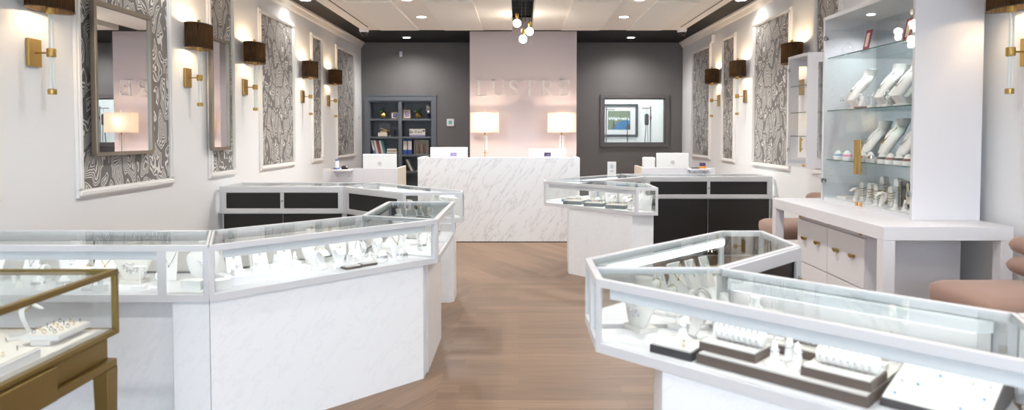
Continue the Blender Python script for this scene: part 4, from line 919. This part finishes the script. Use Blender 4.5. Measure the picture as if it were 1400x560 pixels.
# earring stand: acrylic T with drops
m = MB().box(-.03, .03, -.018, .018, 0, .018); p_ = MB().tube([(0, 0, .018), (0, 0, .115)], .003).tube([(-.032, 0, .112), (.032, 0, .112)], .004); d_ = MB()
for x in (-.025, .025): d_.tube([(x, -.005, .112), (x, -.006, .085)], .0012, 5).ball((x, -.006, .08), .0055, 8)
kit('earring_stand', [('base', m, 'velvet', False), ('post', p_, 'velvet', True), ('earring', d_, 'silver', True)])
# curved swan-neck stand
def swan(h):
    k = h/.11; n = 14; mid = []
    for i in range(n+1):
        t_ = i/n; a = R(-20+230*t_); mid.append((-.012-.045*t_+.045*math.sin(PI*t_*.9)-.02, 0, .012+h*.9*math.sin(min(t_*1.25, 1)*PI/2)-max(0, t_-.8)*h*1.1))
    m = MB(); rings = []
    for i, (y, _, z) in enumerate(mid):
        ww = .02+.012*math.sin(PI*i/n)
        rings.append([(-ww, y*k-.007, z), (ww, y*k-.007, z), (ww, y*k+.007, z+.004), (-ww, y*k+.007, z+.004)])
    m.loft(rings); f_ = MB().box(-.032, .032, -.03, .03, 0, .012)
    n_ = MB().torus((0, mid[9][0]*k, mid[9][2]), .022, .0016, 18, 'x', 1, 1)
    return [('neck', m, 'velvet', True), ('foot', f_, 'velvet', False), ('bracelet', n_, 'yellow_gold', True)]
kit('swan_stand', swan(.11))
# C-cuff stand: open ring display
def ccuff():
    m = MB(); n = 20; rings = []
    for i in range(n+1):
        a = R(-60+300*i/n); c, s_ = math.cos(a), math.sin(a)
        rings.append([(-.017, c*.040, .055+s_*.040), (.017, c*.040, .055+s_*.040), (.017, c*.030, .055+s_*.030), (-.017, c*.030, .055+s_*.030)])
    m.loft(rings); f_ = MB().box(-.03, .03, -.03, .03, 0, .016)
    b_ = MB().torus((0, 0, .055), .0425, .003, 24, 'x')
    return [('cuff', m, 'velvet', False), ('foot', f_, 'velvet', False), ('bangle', b_, 'silver', True)]
kit('bangle_stand', ccuff())
# bracelet pillow (cone-topped cushion with a coloured cuff)
m = MB().ell([(0, .034, .028, 0, 0), (.02, .037, .03, 0, 0), (.045, .028, .022, 0, 0), (.062, .014, .012, 0, 0), (.066, .004, .004, 0, 0)], 18)
for nm, c in (('cushion', 'silver'), ('cushion_blue', 'cuff_blue'), ('cushion_pink', 'cuff_pink'), ('cushion_dark', 'leather'), ('cushion_brown', 'book_brown')):
    mm = MB().ell([(0, .034, .028, 0, 0), (.02, .037, .03, 0, 0), (.045, .028, .022, 0, 0), (.062, .014, .012, 0, 0), (.066, .004, .004, 0, 0)], 18)
    bd = MB().loft([[(a_*(1+.03)*math.cos(2*PI*i/20), b_*(1.03)*math.sin(2*PI*i/20), z) for i in range(20)] for z, a_, b_ in ((.026, .0362, .0292), (.040, .0312, .0248))], False)
    kit(nm, [('pillow', mm, 'velvet', True), ('band', bd, c, True)])
# upright bracelet post (rounded tablet wearing gold chains)
def tablet(w, h):
    n = 10; pr = [(-w/2, 0), (w/2, 0), (w/2, h-w/2)]+[(w/2*math.cos(PI*i/n), h-w/2+w/2*math.sin(PI*i/n)) for i in range(1, n)]+[(-w/2, h-w/2)]
    m = MB().slab(pr, lambda u, v, q: (u, q, v), -.022, .022); c = MB()
    for i in range(4):
        z = h*.3+h*.13*i; c.tube([(-w/2-.002, 0, z), (-w/2-.002, -.024, z-.004), (0, -.025, z-.008), (w/2+.002, -.024, z-.004), (w/2+.002, 0, z)], .0022, 5)
    return [('tablet', m, 'velvet', False), ('bracelet', c, 'yellow_gold', True)]
kit('bracelet_tablet', tablet(.06, .15)); kit('bracelet_tablet_tall', tablet(.065, .20))
kit('riser', [('block', MB().box(-.05, .05, -.035, .035, 0, .045), 'velvet', False)])
kit('long_riser', [('block', MB().box(-.225, .225, -.085, .085, 0, .042), 'gloss_white', False)])
def traykit(nm, w, d, h, rim):
    a = MB().box(-w/2, w/2, -d/2, d/2, 0, h); p_ = MB().box(-w/2+.006, w/2-.006, -d/2+.006, d/2-.006, h+.0002, h+.006)
    kit(nm, [('tray_body', a, rim, False), ('pad', p_, 'pad', False)])
traykit('tray_dark', .16, .15, .026, 'tray_dark'); traykit('tray_long', .54, .36, .03, 'tray_brown'); traykit('tray_roll', .20, .14, .026, 'tray_brown'); traykit('tray_ring', .205, .15, .034, 'tray_grey'); traykit('tray_small', .10, .07, .012, 'tray_brown'); traykit('tray_white', .34, .24, .03, 'gloss_white'); traykit('tray_board', .26, .14, .012, 'beige')
kit('roll', [('roll', MB().lathe([(.001, -.088), (.02, -.088), (.028, -.082), (.028, .082), (.02, .088), (.001, .088)], 24, (0, 0, .028), 'x'), 'velvet', True)])
bm_ = MB(); bm_.torus((0, 0, 0), .0314, .0024, 26, 'x'); kit('bangle', [('bangle', bm_, 'silver', True)])
bm_ = MB(); bm_.torus((0, 0, .0095), .0085, .0014, 14, 'x'); bm_.ball((0, 0, .0195), .0042, 6); kit('ring', [('ring', bm_, 'dark_silver', True)])
bm_ = MB(); bm_.torus((0, 0, .0095), .0085, .0014, 14, 'x'); bm_.ball((0, 0, .0195), .0042, 6); kit('gold_ring', [('ring', bm_, 'yellow_gold', True)])
bm_ = MB(); bm_.ball((0, 0, .003), .0048, 8); kit('gem', [('gem', bm_, 'silver', True)])
bm_ = MB(); bm_.ball((0, 0, .003), .0048, 8); kit('blue_gem', [('gem', bm_, 'blue_stone', True)])
kit('gift_box', [('body', MB().box(-.022, .022, -.022, .022, 0, .024), 'cuff_blue', False), ('lid', MB().box(-.023, .023, -.023, .023, .0243, .034), 'paper', False)])
m = MB().slab([(-.12, 0), (.12, 0), (.12, .012), (-.12, .012)], lambda u, v, q: (u, q, v), -.16, .16); pf = MB(); pf.quadmesh([(-.13, -.17, .0), (.13, -.17, 0), (.13, .17, 0), (-.13, .17, 0), (-.13, -.17, .022), (.13, -.17, .022), (.13, .17, .105), (-.13, .17, .105)], [(3, 2, 1, 0), (4, 5, 6, 7), (0, 1, 5, 4), (1, 2, 6, 5), (2, 3, 7, 6), (3, 0, 4, 7)])
pd = MB(); pd.quadmesh([(-.125, -.165, .0225+.001), (.125, -.165, .0235), (.125, .165, .1045), (-.125, .165, .1045), (-.125, -.165, .0275), (.125, -.165, .0275), (.125, .165, .1085), (-.125, .165, .1085)], [(3, 2, 1, 0), (4, 5, 6, 7), (0, 1, 5, 4), (1, 2, 6, 5), (2, 3, 7, 6), (3, 0, 4, 7)]); m.bm.free()
kit('gem_ramp', [('tray_body', pf, 'tray_dark', False), ('pad', pd, 'pad', False)])
m = MB().box(-.05, .05, -.012, .012, 0, .012); pc = MB().slab([(-.045, 0), (.045, 0), (.045, .16), (-.045, .16)], lambda u, v, q: (u, q+.2*v, v+.0125), -.002, .002); cr_ = MB().slab([(-.022, .03), (.022, .03), (.022, .135), (-.022, .135)], lambda u, v, q: (u, q+.2*v-.0002, v+.0125), -.0036, -.0022)
kit('red_card', [('base', m, 'chrome', False), ('card', pc, 'red', False), ('insert', cr_, 'cream', False)])
fr_ = MB()
for q in ((-.07, .07, 0, .01), (-.07, .07, .19, .2), (-.07, -.06, .01, .19), (.06, .07, .01, .19)): fr_.box(q[0], q[1], -.01, .01, q[2], q[3])
ph = MB().box(-.06, .06, -.003, .003, .01, .19); fg = MB().ell([(.03, .018, .003, .01, -.006), (.09, .024, .003, .006, -.006), (.14, .010, .003, 0, -.006), (.16, .013, .003, -.003, -.006), (.178, .006, .002, -.003, -.006)], 12)
kit('photo_stand', [('frame', fr_, 'mirror_frame', False), ('photo', ph, 'dark_item', False), ('figure_print', fg, 'cream', True)])
m = MB().lathe([(.001, 0), (.035, 0), (.05, .03), (.052, .06), (.035, .085), (.018, .10), (.022, .11), (.001, .112)], 20); kit('glass_ornament', [('vessel', m, 'clear', True)])

CAT = dict(bust='necklace bust', bust_slim='necklace bust', bust_tall='necklace bust', bust_cabinet='necklace bust', bust_large='necklace bust', pendant_board='pendant board', pendant_board_wide='pendant board', ring_block='ring stand', ring_cone='ring stand', earring_stand='earring stand', swan_stand='bracelet stand', bangle_stand='bangle stand', cushion='bracelet cushion', cushion_blue='bracelet cushion', cushion_pink='bracelet cushion', cushion_dark='bracelet cushion', cushion_brown='bracelet cushion', bracelet_tablet='bracelet stand', bracelet_tablet_tall='bracelet stand', riser='riser', long_riser='riser', tray_dark='tray', tray_long='tray', tray_roll='tray', tray_ring='ring tray', tray_small='tray', tray_white='tray', tray_board='tray', roll='bracelet roll', bangle='bracelet', ring='ring', gold_ring='ring', gem='gem stud', blue_gem='gem stud', gift_box='box', gem_ramp='tray', red_card='card stand', photo_stand='photo frame', glass_ornament='ornament')
NAME = dict(bust='necklace_bust', bust_slim='necklace_bust', bust_tall='necklace_bust', bust_cabinet='necklace_bust', bust_large='necklace_bust', pendant_board_wide='pendant_board', cushion_blue='bracelet_cushion', cushion_pink='bracelet_cushion', cushion_dark='bracelet_cushion', cushion_brown='bracelet_cushion', cushion='bracelet_cushion', bracelet_tablet='bracelet_stand', bracelet_tablet_tall='bracelet_stand', ring_block='ring_stand', ring_cone='ring_stand', tray_dark='display_tray', tray_long='display_tray', tray_roll='display_tray', tray_ring='ring_tray', tray_small='display_tray', tray_white='display_tray', tray_board='display_tray', roll='bracelet_roll', bangle='bracelet', gold_ring='ring', gem='gem_stud', blue_gem='gem_stud', long_riser='display_riser', riser='display_riser', red_card='card_stand', photo_stand='photo_frame', swan_stand='bracelet_stand')
DESC = dict(bust='white necklace bust', bust_slim='slim white necklace bust', bust_tall='tall white bust with gold necklace', bust_cabinet='tall white velvet necklace bust', bust_large='large white bust with ornate necklace', pendant_board='white leaning pendant board', pendant_board_wide='wide white board with gold pendant', ring_block='white block with ring finger', ring_cone='white cone ring finger', earring_stand='white T-bar with drop earrings', swan_stand='white curved-neck bracelet stand', bangle_stand='white open-loop bangle stand', cushion='white cushion with silver band', cushion_blue='white cushion with blue band', cushion_pink='white cushion with pink band', cushion_dark='white cushion with black band', cushion_brown='white cushion with brown band', bracelet_tablet='white rounded tablet with gold bracelets', bracelet_tablet_tall='tall white tablet with gold bracelets', riser='small plain white block', long_riser='long low white platform', tray_dark='dark-edged tray with white pad', tray_long='large brown-edged tray with white pad', tray_roll='small brown tray carrying a bracelet roll', tray_ring='dark grey ring tray', tray_small='thin brown tray with white pad', tray_white='white tray with white pad', tray_board='flat beige display board', roll='white padded bracelet roll', gift_box='tiny blue box with white lid', gem_ramp='sloped dark tray set with gems', red_card='red upright card with cream insert', photo_stand='dark framed photo of a pale figure', glass_ornament='clear glass ornament', bangle='silver bangle')
REG = {}
def place(kind, x, y, z, rz, case, order, label=None, group=None, scale=1):
    parts = KIT[kind]; nm = NAME.get(kind, kind)
    if len(parts) == 1:
        o = bpy.data.objects.new(nm, parts[0][1]); COL.objects.link(o)
    else:
        o = bpy.data.objects.new(nm, None); COL.objects.link(o); o.empty_display_size = .05
        for n, me, _ in parts:
            c = bpy.data.objects.new(n, me); COL.objects.link(c); c.parent = o
    o.location = (x, y, z+.0006); o.rotation_euler = (0, 0, rz); o['category'] = CAT[kind]
    if scale != 1: o.scale = (scale,)*3
    if label: o['label'] = label
    else: REG.setdefault((case, DESC[kind]), []).append((order, o))
    if group: o['group'] = group
    return o
class Case:
    def __init__(s, p0, ang, name, start, z=ZDK):
        s.p0, s.a, s.name, s.start, s.z = p0, R(ang), name, start, z
    def at(s, u, v): c, k = math.cos(s.a), math.sin(s.a); return s.p0[0]+u*c-v*k, s.p0[1]+u*k+v*c
    def put(s, kind, u, v, dz=0, rot=0, **kw):
        x, y = s.at(u, v); return place(kind, x, y, s.z+dz, s.a+R(rot), s, u, **kw)
OZ = ['first', 'second', 'third', 'fourth', 'fifth', 'sixth', 'seventh', 'eighth', 'ninth', 'tenth', 'eleventh', 'twelfth']

cA = Case((-2.97, 3.22), 0, 'behind the gold vitrine', 'the mirror wall')
for k, u, v, r in (('bangle_stand', .52, .27, 8), ('pendant_board', .40, .33, 0), ('bust', .66, .30, 0), ('pendant_board_wide', .81, .30, 6), ('bust_large', .99, .26, -5), ('pendant_board', 1.14, .31, 10), ('ring_block', .47, .13, 0), ('cushion', .60, .12, 0), ('cushion', .72, .13, 0), ('swan_stand', .86, .12, 0), ('ring_block', .93, .08, 0), ('earring_stand', 1.10, .12, 0), ('ring_cone', 1.18, .13, 0), ('bust_slim', .26, .28, 0), ('bangle_stand', .18, .14, 0)): cA.put(k, u, v, 0, r)
cA.put('riser', 1.36, .13); cA.put('bust', 1.33, .30, 0, 12)
cB = Case((-1.475, 3.22), 45, 'in the vitrine-side slanted case', 'the vitrine end')
cB.put('riser', .085, .10); cB.put('long_riser', .36, .20, 0, 2, label='long low white platform carrying pendant boards in the slanted case')
for k, u, v in (('pendant_board', .22, .235), ('pendant_board', .36, .235), ('pendant_board', .50, .24), ('ring_block', .20, .15), ('ring_block', .30, .15), ('ring_block', .40, .15), ('ring_block', .51, .15)): cB.put(k, u, v, .043)
for k, u, v, r in (('swan_stand', .66, .17, 15), ('bust', .72, .34, 0), ('swan_stand', .77, .15, -10), ('bust_slim', .86, .30, -5), ('pendant_board', .97, .27, 5), ('ring_block', .58, .30, 0), ('ring_block', .60, .40, 0), ('bangle_stand', 1.05, .36, 0), ('swan_stand', .955, .41, 20), ('swan_stand', 1.13, .31, -15), ('pendant_board_wide', 1.23, .20, 10), ('cushion', 1.05, .12, 0), ('cushion', 1.18, .10, 0), ('earring_stand', 1.07, .20, 0), ('ring_cone', .88, .20, 0), ('pendant_board', .20, .40, 0), ('pendant_board', .42, .41, 0)): cB.put(k, u, v, 0, r)
for u, v in ((.82, .09), (.93, .10)):
    cB.put('tray_small', u, v)
    for j in (-1, 1): cB.put('ring_cone', u+.022*j, v, .019, scale=.7)
cC = Case((-.50, 4.195), 90, 'in the short aisle case', 'the viewer')
for k, u, v, r in (('bust', .30, .30, 0), ('swan_stand', .48, .22, 10), ('bust_slim', .62, .34, 0), ('pendant_board', .75, .24, 0), ('ring_cone', .42, .12, 0), ('cushion', .60, .12, 0), ('earring_stand', .84, .14, 0), ('bangle_stand', .95, .28, 0), ('cushion', .90, .12, 0), ('bust_slim', .98, .40, 0), ('cushion', .28, .14, 0)): cC.put(k, u, v, 0, r)
cE = Case((-.505, 6.26), 135, 'in the bookcase-side lit case', 'its glass end')
for k, u, v, r in (('bust', .16, .18, 20), ('bangle_stand', .22, .34, 40), ('swan_stand', .14, .34, 30), ('cushion', .05, .12, 0), ('pendant_board', .40, .28, 0), ('bust', .60, .28, 0), ('pendant_board', .82, .28, 0), ('bust', 1.02, .28, 0), ('ring_block', .30, .12, 0), ('ring_block', .5, .12, 0)): cE.put(k, u, v, 0, r)
cF = Case((1.10, 3.72), 225, 'in the desk-facing wing', 'the console')
for k, u, v, r in (('pendant_board', .74, .13, 180), ('pendant_board_wide', .60, .13, 180), ('pendant_board', .46, .13, 180), ('pendant_board', .33, .13, 180), ('riser', .18, .15, 0), ('bangle_stand', .58, .38, 0), ('bangle_stand', .78, .34, 0), ('swan_stand', .86, .18, 0), ('swan_stand', .92, .30, 0), ('bust_slim', .36, .40, 0), ('pendant_board', .14, .36, 0), ('cushion', .70, .25, 0), ('earring_stand', .45, .34, 0), ('bust_slim', .22, .44, 0)): cF.put(k, u, v, 0, r)
cG = Case((.28, 2.49), -45, 'in the large-bust wing', 'the aisle')
cG.put('bust_large', .02, .25, 0, -20, label='large white bust with ornate necklace at the aisle end of the front wing', scale=1.0)
cG.put('tray_dark', .28, .13, 0, 3, label='dark-edged square tray with white pad beside the large bust')
cG.put('tray_long', .65, .245, 0, 0, label='large low brown-edged tray carrying the two smaller roll trays')
P = .0366
for u, side in ((.485, 'nearer the large bust'), (.83, 'nearer the sloped gem pad')):
    cG.put('tray_roll', u-.012, .165, P, label='small brown tray under a bracelet roll, '+side); cG.put('roll', u, .165, P+.033, label='white bracelet roll on a brown tray, '+side)
    for j in range(8): cG.put('bangle', u-.07+.02*j, .165, P+.033+.028, label='silver bangle round the bracelet roll '+side, group='bangles on the roll '+side)
cG.put('tray_roll', .66, .315, P, label='small brown tray under a bracelet roll, rear middle of the big tray'); cG.put('roll', .66, .315, P+.033, label='white bracelet roll on a brown tray, rear middle of the big tray')
for j in range(8): cG.put('bangle', .66-.07+.02*j, .315, P+.033+.028, label='silver bangle round the rear bracelet roll', group='bangles on the rear roll')
for u, v in ((.625, .12), (.685, .15), (.64, .195)): cG.put('ring_cone', u, v, P)
for u, v in ((.44, .32), (.86, .33), (.80, .30), (.52, .35)): cG.put('earring_stand', u, v, P)
cG.put('ring_cone', .27, .16, .033, label='white cone ring finger on the dark square tray'); cG.put('gold_ring', .31, .10, .033, label='gold ring lying on the dark square tray by the large bust'); 
rp = cG.put('gem_ramp', 1.065, .285, 0, 0, label='sloped dark tray set with rows of gems, at the far right of the wing')
for i in range(6):
    for j in range(5):
        uu, vv = 1.065-.10+.04*i, .285-.14+.068*j; k = (i*5+j*3) % 4 == 0
        cG.put('blue_gem' if k else 'gem', uu, vv, .0275+(vv-.285+.165)/.33*.081, label=('pale blue' if k else 'clear')+' gem stud pinned on the sloped pad', group=('blue' if k else 'clear')+' gem studs on the sloped pad')
for k, u, v, r in (('bangle_stand', .18, .42, 0), ('bust_slim', .28, .42, 0), ('swan_stand', .24, .33, -25), ('bust_slim', .39, .455, 0), ('earring_stand', .12, .36, 0)): cG.put(k, u, v, 0, r, **(dict(scale=.82) if k == 'bust_slim' else {}))
for u in (.56, .78): cG.put('tray_board', u, .462, .0, label='flat beige board along the staff side of the front wing, '+('nearer the bust' if u < .7 else 'nearer the gem pad'), scale=.5)
for u in (.70, .80, .88): cG.put('earring_stand', u, .467)
cH = Case((1.27, 1.50), 0, 'in the picture-edge case', 'the joint')
for k, u, v, r in (('bust', .24, .30, 0), ('ring_block', .12, .14, 0), ('pendant_board', .36, .20, 0)): cH.put(k, u, v, 0, r)
cI = Case((.272, 7.48), -46.4, 'in the ring-tray case', 'the aisle')
for i, u in enumerate((.33, .62, .91)):
    l = ['nearest the aisle', 'in the middle', 'nearest the black doors'][i]
    cI.put('tray_ring', u, .13, rot=22, label='dark grey ring tray '+l+' in the lit case', scale=1)
    for a in range(7):
        for b_ in range(3):
            k = 'gold_ring' if (a+b_+i) % 4 == 0 else 'ring'
            ca, sa = math.cos(R(22)), math.sin(R(22)); du, dv = -.084+.028*a, -.046+.046*b_
            cI.put(k, u+du*ca-dv*sa, .13+du*sa+dv*ca, .0412, label=('gold' if k == 'gold_ring' else 'silver')+' ring in the dark tray '+l, group=('gold' if k == 'gold_ring' else 'silver')+' rings in the tray '+l)
for k, u, v, r in (('bust', .66, .34, 0), ('bust', .84, .36, 0), ('swan_stand', .75, .30, 0), ('bangle_stand', .565, .37, 0), ('cushion', .50, .30, 0), ('cushion', .45, .38, 0), ('bust_slim', 1.0, .36, 0), ('swan_stand', 1.09, .13, 0), ('bust_slim', 1.14, .24, 0), ('riser', .12, .31, 0), ('ring_cone', 1.16, .12, 0), ('pendant_board', 1.25, .17, 8), ('swan_stand', .93, .29, 0)): cI.put(k, u, v, 0, r)
for i in range(7): cI.put('gift_box', .08+.05*i, .36-.02*(i % 2) if i > 3 else .24, 0, label='tiny blue box with white lid at the aisle end of the ring tray case', group='blue boxes in the ring tray case')
cJ = Case((1.30, 8.77), 225, 'under the sign stand', 'the cabinet wall')
for u in (.3, .6, .9): cJ.put('bust', u, .28); cJ.put('ring_block', u+.12, .15)
cK = Case((3.07, 8.77), 180, 'in the cabinet-wall case', 'the wall')
for u in (.3, .7, 1.1, 1.5): cK.put('pendant_board', u, .2)
cD = Case((-1.509, 7.26), 180, 'in the mirror-wall case', 'the bookcase side')
for u in (.2, .6, 1.0, 1.3): cD.put('bust', u, .28)

# gold vitrine: white trays with rings, curved stands
cV = Case((-1.585, 1.25), 90, 'in the gold vitrine', 'the viewer', .7355)
for i, (u, v, w_) in enumerate(((.50, .18, 1), (.90, .18, 1), (1.29, .15, .95), (.66, .52, 1))):
    l = ['nearest the viewer', 'in the middle of the aisle side', 'at the far corner', 'on the inner side'][i]
    z = .0 if i != 2 else .0185
    if i == 2: cV.put('long_riser', u, v, 0, label='low white riser at the far corner of the gold vitrine', scale=.42)
    cV.put('tray_white', u, v, z, label='white ring tray '+l+' of the gold vitrine', scale=w_ if i != 2 else .55)
    s = .55 if i == 2 else 1; zt = z+.0366*s
    for a in range(5):
        for b_ in range(3): cV.put('gold_ring' if (a+b_) % 2 else 'ring', u+s*(-.13+.065*a), v+s*(-.07+.07*b_), zt, rot=30*(a+b_), scale=.72, label=('gold' if (a+b_) % 2 else 'silver')+' ring in the white tray '+l, group=('gold' if (a+b_) % 2 else 'silver')+' rings in the white tray '+l)
for u, v, r in ((1.29, .30, 40), (1.30, .44, 60), (1.10, .36, 30), (1.12, .52, 50)): cV.put('swan_stand', u, v, 0, r, scale=1.15)
cV.put('ring_block', .9, .68); cV.put('ring_block', 1.28, .68)

# tall display cabinet (faces -X); u runs from the viewer's end to the far end
class Cab(Case):
    def put(s, kind, u, v, dz=0, rot=0, **kw):
        return place(kind, s.p0[0]+v, s.p0[1]+u, s.z+dz, R(-90+rot), s, u, **kw)
def shelf(z, nm): return Cab((2.57, 4.45), 0, nm, 'the viewer', z)
s1, s2, s3, s0 = shelf(2.13, 'on the tall cabinet top shelf'), shelf(1.69, 'on the tall cabinet middle shelf'), shelf(1.28, 'on the tall cabinet lower shelf'), shelf(.9605, 'on the tall cabinet floor')
s1.put('red_card', .34, .13); s1.put('red_card', .90, .13); s1.put('glass_ornament', 1.2, .14); s1.put('glass_ornament', .32, .26)
for u, v in ((.33, .13), (.58, .14), (1.02, .15), (.52, .30)): s2.put('bust_cabinet', u, v, 0, -12)
s2.put('bust_tall', .80, .30)
for u, v in ((.46, .07), (.70, .08), (.88, .09), (1.24, .12)): s2.put('earring_stand', u, v)
s2.put('tray_small', .80, .055); s2.put('pendant_board', .80, .045, .019, scale=.5)
for u, v, k in ((.38, .20, 'bust_cabinet'), (.63, .20, 'bust_tall'), (.90, .21, 'bust_cabinet')): s3.put(k, u, v, 0, -12)
for u, k in ((.16, 'cushion_brown'), (.27, 'cushion_dark'), (.38, 'cushion_brown'), (.49, 'cushion_dark'), (.66, 'cushion'), (.78, 'cushion'), (1.02, 'cushion_pink'), (1.18, 'cushion_blue')): s3.put(k, u, .062, scale=1.2)
s0.put('photo_stand', .43, .22, 0, 12)
for u, v, k in ((.56, .18, 'bracelet_tablet'), (.66, .28, 'bracelet_tablet_tall'), (.76, .18, 'bracelet_tablet'), (.88, .19, 'bracelet_tablet'), (1.0, .19, 'bracelet_tablet'), (.92, .31, 'bracelet_tablet_tall')): s0.put(k, u, v)
for u, v in ((.14, .08), (.24, .09), (.34, .08), (.48, .08), (.60, .08), (.72, .08), (.86, .08)): s0.put('ring_cone' if u not in (.48, .86) else 'swan_stand', u, v)
s0.put('tray_white', 1.13, .17, 0, 90, label='white tray on the floor of the tall cabinet, far end', scale=.6)
class Cab2(Cab): pass
h = [Cab2((2.70, 6.41), 0, nm, 'the viewer', z) for z, nm in ((1.1955, 'on the floor of the hanging cabinet'), (1.47, 'on the lowest glass shelf of the hanging cabinet'), (1.70, 'on the middle shelf of the hanging cabinet'), (1.96, 'on the top shelf of the hanging cabinet'))]
for i, c in enumerate(h):
    c.put('pendant_board', .32, .14); c.put('pendant_board_wide' if i % 2 else 'bust_slim', .15, .24)
    if i != 1: c.put('cushion', .12, .09)
h[3].put('photo_stand', .14, .12, scale=.7)

for (case, desc), lst in REG.items():
    lst.sort(key=lambda q: q[0])
    for i, (_, o) in enumerate(lst):
        o['label'] = f'{desc} {case.name}' if len(lst) == 1 else f'{desc} {case.name}, {OZ[i]} from {case.start}'

# ------------------------------------------------------------------ daylight, camera, view
wd = bpy.data.worlds.new('daylight'); S.world = wd; wd.use_nodes = True
bg = wd.node_tree.nodes['Background']; bg.inputs[0].default_value = (.68, .83, 1.0, 1); bg.inputs[1].default_value = 5.2
pt = light('AREA', 'shopfront_daylight_portal', (.05, YF+.2, 1.5), 1, (1, 1, 1), None, (PI/2, 0, 0), shape='RECTANGLE', size=5.7, size_y=2.9)
pt.rotation_euler = (R(90), 0, 0); pt.data.cycles.is_portal = True

cam = bpy.data.cameras.new('camera'); co = bpy.data.objects.new('camera', cam); COL.objects.link(co); S.camera = co
TH = math.atan(.035); FPX = 933.0
co.location = (0, 0, 1.51); co.rotation_euler = (PI/2-TH, 0, 0)
cam.sensor_width = 36; cam.sensor_fit = 'HORIZONTAL'; cam.lens = FPX/1400*36
cam.shift_x = -10/1400; cam.shift_y = -(280-(180+FPX*.035))/1400
cam.clip_start = .02; cam.clip_end = 100
cam.dof.use_dof = True; cam.dof.focus_distance = 6.5; cam.dof.aperture_fstop = 2.2
S.view_settings.view_transform = 'Standard'; S.view_settings.look = 'None'; S.view_settings.gamma = 1; S.view_settings.exposure = .5
S.view_settings.use_curve_mapping = False
c = S.cycles
c.use_denoising = True; c.transparent_max_bounces = 40; c.max_bounces = 8; c.diffuse_bounces = 5; c.glossy_bounces = 5; c.transmission_bounces = 6
c.sample_clamp_indirect = 6; c.caustics_reflective = False; c.caustics_refractive = False
